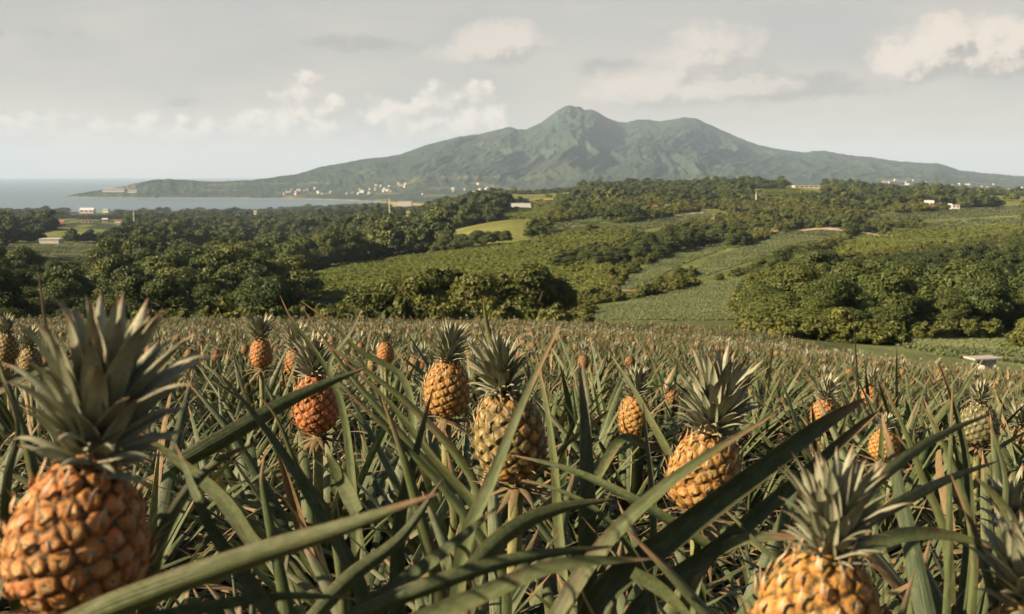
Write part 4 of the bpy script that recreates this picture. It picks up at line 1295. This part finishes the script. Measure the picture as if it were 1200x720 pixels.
# the big ones
B('j', 38, -1, [(60, 745, 0.86), (170, 702, 0.84), (300, 655, 0.83), (400, 622, 0.82), (516, 578, 0.80)], 'broad dark blade with a red and straw streak', 2.6, None, 0.75, 0.9, False)
B('j', 34, -1, [(178, 700, 1.02), (192, 630, 1.02), (225, 572, 1.03), (262, 538, 1.03), (306, 519, 1.0)], 'arched dark blade with a brown curled tip', 2.0, None, 0.75, 0.3)
B('b', 31, -1, [(686, 640, 1.72), (686, 560, 1.72), (684, 490, 1.74), (679, 424, 1.78)], 'broad dark upright blade', 2.2, None, 0.5, 0.2, True, 0.75)
B('c', 26, 1, [(548, 630, 1.36), (578, 560, 1.35), (612, 475, 1.34), (658, 377, 1.32)], 'long blade leaning across the fruit', 2.0, None, 0.45, 0.7)
B('a', 30, 1, [(510, 690, 1.5), (492, 610, 1.48), (473, 540, 1.46), (446, 462, 1.45)], None, 1.8, None, 0.5, 0.75)
B('a', 28, -1, [(468, 600, 1.64), (485, 535, 1.64), (508, 452, 1.66)], 'dark blade with a red tip', 1.7, None, 0.55, 0.4)
B('d', 29, 1, [(650, 735, 1.16), (700, 650, 1.18), (770, 578, 1.2), (840, 527, 1.22), (911, 484, 1.25)], 'thick pale blade leaning to the right', 2.4, None, 0.40, 0.65)
B('h', 37, -1, [(700, 700, 1.3), (790, 625, 1.34), (890, 550, 1.38), (970, 492, 1.42), (1016, 466, 1.44)], 'broad dark blunt blade', 3.6, None, 0.45, 0.25, True, 0.6)
B('h', 26, -1, [(740, 720, 1.4), (840, 640, 1.45), (930, 565, 1.5), (1005, 500, 1.52), (1032, 480, 1.52)], 'second dark blunt blade', 3.4, None, 0.55, 0.35, True, 0.6)
B('e', 26, -1, [(420, 690, 1.45), (372, 600, 1.45), (312, 505, 1.45), (257, 437, 1.45)], None, 2.0, None, 0.55, 0.25)
B('e', 26, -1, [(200, 552, 1.5), (270, 512, 1.52), (350, 466, 1.55), (432, 430, 1.58)], None, 2.2, None, 0.6, 0.45, False)
B('e', 16, 1, [(382, 600, 1.52), (350, 552, 1.5), (318, 480, 1.48), (300, 462, 1.48)], None, 1.8, None, 0.4, 0.6)
B('e', 26, 1, [(330, 690, 1.4), (312, 600, 1.4), (306, 560, 1.4), (311, 528, 1.4)], None, 1.8, None, 0.5, 0.4)
B('l', 15, 1, [(530, 590, 2.2), (470, 510, 2.2), (410, 440, 2.2), (352, 357, 2.2)], None, 1.9, None, 0.4, 0.7)
B('l', 17, 1, [(560, 580, 2.1), (495, 490, 2.1), (430, 436, 2.1), (362, 392, 2.1)], None, 1.9, None, 0.4, 0.8)
B('l', 13, 1, [(470, 440, 2.5), (420, 410, 2.5), (395, 385, 2.5), (425, 362, 2.5)][:3] + [(352, 352, 2.5)], None, 1.9, None, 0.4, 0.55)
B('l', 14, 1, [(400, 470, 2.4), (386, 430, 2.4), (412, 388, 2.4), (424, 363, 2.4)], None, 1.8, None, 0.5, 0.5)
B('l', 12, 1, [(392, 450, 2.5), (362, 400, 2.5), (340, 372, 2.5), (328, 346, 2.5)], None, 1.8, None, 0.4, 0.6)
B('g', 16, -1, [(72, 560, 1.35), (66, 470, 1.34), (55, 390, 1.34), (44, 312, 1.34)], 'tall thin dark blade', 1.9, None, 0.5, 0.3)
B('g', 15, 1, [(-10, 462, 1.5), (40, 437, 1.52), (110, 416, 1.55)], None, 2.2, None, 0.4, 0.8, False)
B('g', 24, 1, [(30, 520, 1.5), (14, 470, 1.5), (0, 430, 1.5), (-14, 396, 1.5)], None, 1.9, None, 0.5, 0.5)
B('g', 24, -1, [(10, 560, 1.3), (22, 500, 1.3), (0, 440, 1.3)], None, 1.9, None, 0.5, 0.2)
B('f', 17, 1, [(1105, 620, 1.7), (1080, 560, 1.7), (1058, 500, 1.7), (1032, 446, 1.7)], None, 1.9, None, 0.4, 0.75)
B('f', 15, 1, [(1140, 640, 1.7), (1128, 580, 1.7), (1100, 510, 1.7), (1076, 466, 1.7)], None, 1.9, None, 0.4, 0.65)
B('f', 18, -1, [(1135, 600, 1.8), (1130, 530, 1.8), (1116, 470, 1.8), (1098, 418, 1.8)], None, 1.8, None, 0.5, 0.4)
B('f', 14, 1, [(1168, 640, 1.7), (1178, 570, 1.7), (1168, 520, 1.7), (1152, 478, 1.7)], None, 1.9, None, 0.4, 0.5)
B('f', 13, 1, [(1112, 640, 1.65), (1112, 560, 1.65), (1114, 500, 1.66), (1116, 452, 1.68)], None, 1.9, None, 0.4, 0.55)
B(1, 18, -1, [(990, 600, 1.16), (1045, 552, 1.2), (1100, 514, 1.25), (1166, 483, 1.3)], 'brown-edged dark blade bending to the right', 1.8, None, 0.75, 0.85, False)
B(1, 17, -1, [(1020, 612, 1.2), (1075, 582, 1.25), (1120, 560, 1.3), (1172, 540, 1.35)], 'rusty red blade bending to the right', 1.8, None, 0.75, 0.95, False)
B(1, 22, 1, [(1000, 650, 1.3), (1060, 628, 1.34), (1110, 628, 1.36), (1172, 644, 1.36)], None, 2.3, None, 0.35, 0.8, False)
B('i', 28, 1, [(1175, 760, 1.14), (1160, 690, 1.14), (1140, 620, 1.15), (1114, 556, 1.16)], None, 1.7, None, 0.45, 0.7)
B('i', 16, 1, [(1200, 640, 1.2), (1172, 590, 1.2), (1140, 556, 1.2)], None, 1.8, None, 0.4, 0.8, False)
B('k', 26, 1, [(812, 690, 1.45), (830, 655, 1.45), (868, 634, 1.45), (950, 630, 1.45)], 'curled pale blade', 3.0, None, 0.35, 0.8, True, 0.6)
B('k', 13, 1, [(940, 690, 1.35), (890, 640, 1.36), (858, 606, 1.38), (826, 580, 1.4)], None, 1.9, None, 0.35, 0.75)
B('d', 15, -1, [(760, 690, 1.3), (700, 600, 1.32), (640, 570, 1.34), (590, 560, 1.36)], 'dark blade arching down to the left', 2.0, None, 0.5, 0.3)
B('d', 14, -1, [(830, 640, 1.5), (740, 585, 1.52), (670, 552, 1.55), (598, 533, 1.58)], None, 1.9, None, 0.5, 0.35, False)
B('c', 24, -1, [(420, 722, 1.0), (500, 690, 1.0), (600, 658, 1.02), (722, 640, 1.05)], None, 2.4, None, 0.55, 0.4, False)
B('c', 26, 1, [(470, 735, 0.98), (560, 700, 1.0), (650, 664, 1.02), (765, 655, 1.05)], 'pale blade lying across the front', 2.4, None, 0.3, 0.75, False)
B('c', 24, 1, [(400, 735, 1.05), (470, 685, 1.08), (530, 640, 1.1), (588, 590, 1.12)], None, 2.0, None, 0.45, 0.55, False)
B('c', 26, -1, [(545, 680, 1.25), (600, 625, 1.28), (650, 600, 1.3), (720, 585, 1.32)], None, 2.2, None, 0.7, 0.5, False)
B('a', 18, 1, [(560, 600, 1.7), (515, 545, 1.7), (455, 470, 1.7), (400, 420, 1.7)], None, 1.9, None, 0.45, 0.6)
B('a', 20, 1, [(590, 690, 1.6), (540, 600, 1.6), (470, 520, 1.6), (392, 446, 1.6)], None, 1.9, None, 0.5, 0.45)
B('a', 22, 1, [(420, 600, 1.5), (400, 560, 1.52), (382, 530, 1.52)], None, 2.4, None, 0.5, 0.6, False)
B('b', 18, 1, [(655, 610, 1.9), (650, 540, 1.9), (640, 470, 1.92), (628, 415, 1.95)], None, 1.8, None, 0.5, 0.85)
B('b', 14, 1, [(700, 560, 1.9), (730, 515, 1.95), (770, 535, 2.0)][:2] + [(760, 524, 2.0), (830, 540, 2.02)], None, 2.0, None, 0.35, 0.7, False)
B('b', 11, 1, [(800, 560, 1.9), (770, 505, 1.92), (742, 455, 1.95), (716, 416, 1.98)], None, 1.9, None, 0.4, 0.7, False)
B('b', 15, -1, [(765, 620, 1.7), (762, 560, 1.72), (756, 500, 1.74), (754, 470, 1.75)], None, 1.8, None, 0.5, 0.4)
B('h', 20, 1, [(742, 670, 1.25), (775, 690, 1.24), (820, 735, 1.22)], None, 2.6, None, 0.4, 0.6, False)
B(3, 12, 1, [(590, 450, 2.02), (580, 420, 2.02), (571, 385, 2.02), (566, 348, 2.0)], 'thin spike standing above the crown', 1.6, None, 0.4, 0.8, False)
B('j', 24, 1, [(330, 735, 0.95), (300, 690, 0.98), (250, 620, 1.0), (205, 520, 1.05)], None, 1.9, None, 0.5, 0.5, False)
B('j', 22, 1, [(300, 640, 1.2), (262, 585, 1.22), (210, 540, 1.24), (160, 505, 1.25)], None, 1.9, None, 0.45, 0.6, False)
B('j', 20, -1, [(110, 745, 0.95), (210, 720, 0.96), (330, 700, 0.98), (420, 702, 1.0)], None, 2.0, None, 0.5, 0.3, False)
B('e', 24, -1, [(360, 735, 1.2), (410, 680, 1.22), (470, 632, 1.24), (520, 560, 1.26)], None, 2.0, None, 0.55, 0.35, False)

# ---- the field: individual plants close by, one mass farther off
def field_candidates():
    R = np.random.default_rng(99); out = []; Y = 0.95
    while Y < 68:
        sp = 0.44 if Y < 10 else 0.41
        xs = np.arange(-0.52 * Y - 1.2, 0.52 * Y + 1.2, sp)
        out.append(np.column_stack([xs + R.uniform(-.32, .32, len(xs)) * sp, Y + R.uniform(-.35, .35, len(xs)) * sp]))
        Y += sp * 0.95
    P = np.concatenate(out); X, Y = P.T
    Z = gz(X, Y); px, py = proj(X, Y, Z)
    k = Y < field_edge(px)
    return X[k], Y[k], Z[k], px[k]


FX, FY, FZ, FPX = field_candidates()
occ = [(o.location.x, o.location.y) for o in list(HROOTS.values()) + list(LR.values())]
HX = np.array([o.location.x for o in HROOTS.values()]); HY = np.array([o.location.y for o in HROOTS.values()])
keep = np.ones(len(FX), bool)
for x, y in occ:
    keep &= (np.hypot(FX - x, FY - y) > (0.26 if y < 3 else 0.32))
keep &= ~((FY < 1.25) & (np.abs(FPX - 600) < 640) & (FY < 1.0))
FX, FY, FZ, FPX = FX[keep], FY[keep], FZ[keep], FPX[keep]
order = np.argsort(FY + 0.12 * np.abs(FX))
NIND = 268
R = np.random.default_rng(123)


def zone(px, Y):
    a = 'left' if px < 400 else ('middle' if px < 800 else 'right')
    return a


for c, i in enumerate(order[:NIND]):
    X, Y = FX[i], FY[i]
    s = R.uniform(0.85, 1.15)
    # do not stand taller than the fruit behind
    hp = 600 + F * HX / HY
    front = (Y < HY - 0.05) & (np.abs(FPX[i] - hp) < 0.40 * F / Y + 20) & (HY - Y < 2.2)
    if Y < 1.7: s *= 0.62
    elif front.any(): s *= 0.70
    elif Y < 3: s *= 0.84
    fr = (R.random() < 0.035) and Y > 3.4 and not front.any()
    z = zone(FPX[i], Y)
    col = R.choice(['orange', 'gold', 'green'], p=[.45, .25, .3])
    wd = {'orange': 'orange', 'gold': 'golden', 'green': 'greenish'}[col]
    if fr:
        lb, gp = 'pineapple plant with a small %s fruit among the %s rows' % (wd, z), 'small fruiting plants in the %s rows' % z
    else:
        lb, gp = 'leafy pineapple plant without visible fruit in the %s rows' % z, 'leafy plants in the %s rows' % z
    e = plant_root(X, Y, lb, gp)
    e.location.z = float(FZ[i]); e.rotation_euler = (R.normal(0, .06), R.normal(0, .06), R.uniform(0, 6.28)); e.scale = (s, s, s)
    link('leaf_rosette', ROS[R.integers(4) * 2 + (1 if Y > 3.5 and R.random() < 0.6 else 0)], e)
    if fr:
        link('stalk', STALK, e)
        f = link('fruit', FRUITS[col], e, (0, 0, 0.36)); f.rotation_euler = (R.normal(0, .1), R.normal(0, .1), R.uniform(0, 6.28))
        link('leaf_crown', CROWNS[R.integers(3)], f, (0, 0, 0.128))
rest = order[NIND:]; n = len(rest)
# far plants: a fruit stands in some of them
mbs = []
protos = list(FAR_PL)
for nm in ('dull', 'green', 'dull'):
    mb = MB(); rosette(mb, RB, n=32, L=0.40, W=0.019, seg=5, across=2, el_hi=1.15, droop=1.4)
    nleaf = mb.n
    q = [f.copy() for f in mb.f]
    fb = MB(); fruit_body(fb, RB, 0.13, 0.052, 60, 24, 16, 0.0)
    cb = MB(); crown_of_leaves(cb, RB, 0.15, 24, 4, 2)
    me = MB()
    mats = [M_LEAF_FAR, FRM[nm], M_CROWN]
    idx = []
    for j, (src, dz) in enumerate(((mb, 0), (fb, 0.36), (cb, 0.485))):
        for v, f, u, a, b in zip(src.v, src.f, src.uv, src.a, src.b):
            me.add(v + np.array([0, 0, dz]), f - f.min() if False else f - 0, u, a, b) if False else None
        V = np.concatenate(src.v) + np.array([0, 0, dz]); off = me.n
        me.v.append(V); me.uv.append(np.concatenate(src.uv)); me.a.append(np.concatenate(src.a)); me.b.append(np.concatenate(src.b)); me.n += len(V)
        for f in src.f:
            me.f.append(f + off); idx.append(np.full(len(f), j))
    m = me.mesh('far fruiting plant', mats)
    m.polygons.foreach_set('material_index', np.concatenate(idx).astype(np.int32))
    protos.append(m)
vi = R.integers(0, len(FAR_PL), n)
vi = np.where(R.random(n) < 0.09, len(FAR_PL) + R.integers(0, 3, n), vi)
s = R.uniform(0.8, 1.2, n)
scatter_stuff('pineapple_field', protos, np.column_stack([FX[rest], FY[rest], FZ[rest]]), np.column_stack([R.normal(0, .08, n), R.normal(0, .08, n), R.uniform(0, 6.28, n)]), np.column_stack([s, s, s]), vi)
print('field plants', len(order))

# dry leaves lying between the plants
R = np.random.default_rng(5)
LIT = []
for i in range(6):
    mb = MB(); q = np.linspace(0, 1, 6); L = 0.30
    C = np.stack([q * L, 0.03 * np.sin(q * 3 + i), 0.02 + 0.05 * np.sin(q * PI) * R.uniform(0.3, 1)], 1)
    strip(mb, C, np.tile([0, 1.0, R.uniform(-.5, .5)], (6, 1)), 0.016 * (1 - q ** 2) + 0.001, 3, R.uniform(-0.4, 0.6), R.random())
    LIT.append(mb.mesh('dry leaf', M_DRY))
n = 2600
Y = 0.9 + 9 * R.random(n) ** 1.3; X = R.uniform(-0.52, 0.52, n) * (Y + 0.6)
Z = gz(X, Y) + R.uniform(0.01, 0.30, n) * (R.random(n) < 0.6)
scatter_stuff('dry_leaf_litter', LIT, np.column_stack([X, Y, Z]), np.column_stack([R.normal(0, .4, n), R.normal(0, .4, n), R.uniform(0, 6.28, n)]), np.column_stack([R.uniform(.6, 1.3, n)] * 3), R.integers(0, 6, n))
#@@SMALL
# ------------------------------------------------------------------ built things
def table():
    Y = 47.0; X = (1156 - 600) / F * Y * 1.005
    g = float(gz(X, Y)[0]); top = zpy(418.5, Y)
    e = bpy.data.objects.new('concrete_table', None); COL.objects.link(e); e.location = (X, Y, g); e.rotation_euler = (0, 0, 0.22)
    tag(e, 'white flat-topped concrete table on a short pedestal at the field edge', 'table')
    h = top - g
    mb = MB(); box(mb, -0.66, 0.66, -0.40, 0.40, h - 0.08, h); o = mb.build('tabletop', M_CONC, e, False)
    bv = o.modifiers.new('edge', 'BEVEL'); bv.width = 0.012; bv.segments = 2
    mb = MB(); box(mb, -0.10, 0.46, -0.26, 0.26, -0.3, h - 0.082); o = mb.build('pedestal', M_CONC, e, False)
    bv = o.modifiers.new('edge', 'BEVEL'); bv.width = 0.01


table()


def mast(px, top, foot, Y, label):
    X = (px - 600) / F * Y
    g = float(gz(X, Y)[0]); zt = zpy(top, Y); h = zt - g
    e = bpy.data.objects.new('radio_mast', None); COL.objects.link(e); e.location = (X, Y, g)
    tag(e, label, 'mast', 'slim masts above the trees')
    mb = MB(); tube(mb, [(0, 0, -1), (0, 0, h * 0.6), (0, 0, h)], [0.62, 0.50, 0.36], 10); mb.build('pole', M_STEEL, e)
    mb = MB(); box(mb, -0.75, 0.75, -0.12, 0.12, h * 0.90, h * 0.90 + 0.25); box(mb, -0.6, 0.6, -0.11, 0.11, h * 0.82, h * 0.82 + 0.2); mb.build('crossarm', M_STEEL, e, False)
    mb = MB(); tube(mb, [(0, 0, h), (0, 0, h + 2.5)], [0.16, 0.08], 6); mb.build('antenna', M_STEEL, e)


mast(158, 247, 272, 1250, 'pale mast rising from the woods near the bay, farthest left of three')
mast(457, 234, 262, 1000, 'pale mast standing near the white roof by the end of the bay')
mast(885, 226, 252, 900, 'pale mast on the wooded ridge below the right shoulder of the mountain')


def house(X, Y, z, w, d, h, wall, roof, rz, label, group=None, gable=True, name='house', cat='house', parts=True, nwin=3):
    e = bpy.data.objects.new(name, None); COL.objects.link(e); e.location = (X, Y, z); e.rotation_euler = (0, 0, rz)
    tag(e, label, cat, group)
    mb = MB(); box(mb, -w / 2, w / 2, -d / 2, d / 2, -0.8 if parts else -3, h)
    if gable:
        mb.add([(-w / 2, -d / 2, h), (-w / 2, d / 2, h), (-w / 2, 0, h + d * 0.28)], [(0, 1, 2)]); mb.add([(w / 2, -d / 2, h), (w / 2, d / 2, h), (w / 2, 0, h + d * 0.28)], [(0, 2, 1)])
    mb.build('wall', wall, e, False)
    mb = MB(); o = 0.4
    if gable:
        r = h + d * 0.28 + 0.12; k = h - 0.15
        for sg in (-1, 1):
            v = [(-w / 2 - o, sg * (d / 2 + o), k), (w / 2 + o, sg * (d / 2 + o), k), (w / 2 + o, 0, r), (-w / 2 - o, 0, r)]
            v2 = [(x, y, q + 0.14) for x, y, q in v]
            mb.add(v + v2, [(0, 1, 2, 3), (4, 5, 6, 7), (0, 1, 5, 4), (1, 2, 6, 5), (0, 3, 7, 4)])
    else:
        box(mb, -w / 2 - o, w / 2 + o, -d / 2 - o, d / 2 + o, h + 0.01, h + 0.35)
    mb.build('roof', roof, e, False)
    if parts:
        for i in range(nwin):
            x = -w / 2 + w * (i + 0.5) / nwin
            mb = MB(); box(mb, x - w / nwin * 0.24, x + w / nwin * 0.24, -d / 2 - 0.05, -d / 2 + 0.02, h * 0.38, h * 0.80); mb.build('window', M_GLASS, e, False)
    return e


def near_house(px, py, Y, wpx, hpx, wall, roof, label, group=None, gable=True, rz=0.0, **kw):
    X = (px - 600) / F * Y; g = zpy(py + hpx / 2, Y); gg = float(gz(X, Y)[0])
    w = wpx * Y / F; h = hpx * Y / F; hmin = kw.pop('hmin', 2.6)
    z = max(g, gg)
    return house(X, Y, z, w, min(w * 0.7, 14), max(h, hmin), wall, roof, rz, label, group, gable, **kw)


near_house(60, 282, 690, 22, 1.6, M_WHITE, M_WROOF, 'long low white shed beyond the pale field at left', None, False, 0.05, name='shed', cat='shed', nwin=5, hmin=1.3, parts=False)
near_house(608, 253, 1010, 26, 2.6, M_GREYR, M_GREYR, 'long pale-roofed farm building under the yellow hillside clearing', None, True, 0.1, name='farm_building', cat='farm building', nwin=6)
near_house(597, 256, 1000, 12, 3.5, M_CREAM, M_GREYR, 'small grey-roofed shed in front of the long farm building', None, True, -0.2, name='shed', cat='shed')
near_house(475, 238, 1800, 16, 3, M_WHITE, M_WROOF, 'big white warehouse near the end of the bay', None, False, 0.0, name='warehouse', cat='warehouse', parts=False)
near_house(766, 258, 760, 7, 5, M_PINK, M_RROOF, 'small orange hut beside the bare quarry patch', None, True, 0.4, name='hut', cat='hut', nwin=1)
near_house(781, 259, 770, 3, 5, M_CREAM, M_GREYR, 'narrow cream tower-like hut between the orange hut and the quarry patch', None, False, 0.0, name='hut', cat='hut', nwin=1)
near_house(944, 222, 1430, 34, 2.2, M_CREAM, M_CREAM, 'long low cream wall-like barn along the ridge top', None, False, 0.08, name='barn', cat='barn', nwin=6)
near_house(300, 249.5, 1500, 3, 3, M_CREAM, M_CREAM, 'tiny pale hut among the woods left of the middle mast', None, True, 0.0, name='hut', cat='hut', nwin=1)
near_house(365, 265.5, 1000, 9, 2, M_WHITE, M_WROOF, 'low white roof among the woods left of the middle mast', None, False, 0.1, name='shed', cat='shed', nwin=2)
R = np.random.default_rng(314)
for k, (px, w, c, r, what) in enumerate([(1048, 5, M_WHITE, M_WROOF, 'leftmost white house of the hamlet'), (1056, 8, M_WHITE, M_GREYR, 'second house of the hamlet, grey-roofed'), (1066, 6, M_WHITE, M_WROOF, 'third house of the hamlet, white-roofed'), (1077, 7, M_CREAM, M_RROOF, 'cream house with a reddish roof in the hamlet'),
                                         (1087, 10, M_PINK, M_WROOF, 'wide pinkish house in the middle of the hamlet'), (1097, 7, M_WHITE, M_GREYR, 'white house right of the wide pinkish one in the hamlet'), (1109, 8, M_WHITE, M_WROOF, 'white house near the right end of the hamlet'), (1118, 8, M_WHITE, M_GREYR, 'rightmost grey-roofed house of the hamlet')]):
    near_house(px, 247 - (k > 3) * 1.2, 930 + 12 * (k % 3), w, 4.5, c, r, what + ' on the right slope', 'houses of the hamlet on the right slope', k % 2 == 0, R.uniform(-.5, .5), nwin=2)
for k, (px, py, w, c, r, what) in enumerate([(88, 250, 10, M_WHITE, M_GREYR, 'grey-roofed house at the left end of the village by the near shore'), (104, 248, 16, M_WHITE, M_WROOF, 'long white building of the village by the near shore'), (126, 247, 7, M_WHITE, M_WROOF, 'small white house right of the long building near the shore'),
                                             (72, 264, 9, M_CREAM, M_RROOF, 'reddish house half hidden in the woods near the shore, leftmost'), (103, 263, 12, M_CREAM, M_RROOF, 'red-roofed house in the middle of the woods near the shore'), (124, 261, 6, M_WHITE, M_WROOF, 'bright white house between red roofs in the woods near the shore'), (140, 262, 8, M_CREAM, M_RROOF, 'rightmost red-roofed house in the woods near the shore'), (6, 254, 10, M_GREYR, M_GREYR, 'grey shed at the left margin near the shore')]):
    near_house(px, py, 2300 if py < 252 else 1450, w, 3.6, c, r, what, 'houses in the woods near the shore', k % 2 == 1, R.uniform(-.4, .4), nwin=3)

WALLS = [M_WHITE, M_GREYR, M_CREAM, M_CREAM, M_CREAM, M_PINK]; ROOFS = [M_WROOF, M_WROOF, M_GREYR, M_GREYR, M_RROOF]


def far_town(n, pxr, Yr, label, group, seed, big=0.15):
    R = np.random.default_rng(seed); done = 0; tries = 0
    while done < n and tries < 4000:
        tries += 1
        px = R.uniform(*pxr); Y = R.uniform(*Yr)
        if vnoise(px / 14, Y / 160, seed) < 0.42: continue
        z = float(mz(np.array([px]), np.array([Y]))[0])
        if z < 2.0: continue
        w = R.uniform(6, 10) * (2.2 if R.random() < big else 1)
        house((px - 600) / F * Y, Y, z - 0.5, w, R.uniform(8, 12), R.uniform(5, 9), WALLS[R.integers(6)], ROOFS[R.integers(5)], R.uniform(-.6, .6), label, group, R.random() < 0.5, parts=False)
        done += 1


far_town(44, (335, 475), (4600, 5080), 'tiny pale house of the town along the far side of the bay', 'houses of the town across the bay', 41)
far_town(12, (475, 600), (4500, 5200), 'tiny pale house at the foot of the mountain behind the woods', 'houses at the foot of the mountain', 42)
far_town(60, (1030, 1200), (4300, 5900), 'tiny pale house of the town on the plain right of the mountain', 'houses of the town right of the mountain', 43, 0.25)
for k, (px, Y, w, h, lb) in enumerate([(136, 4960, 95, 9, 'long white resort building near the tip of the headland'), (158, 4900, 40, 7, 'smaller white building right of the long resort building on the headland')]):
    z = float(mz(np.array([px]), np.array([Y]))[0])
    house((px - 600) / F * Y, Y, z, w, 18, h + 6, M_WHITE, M_WROOF, 0.05, lb, None, False, 'hotel', 'hotel', True, 9)
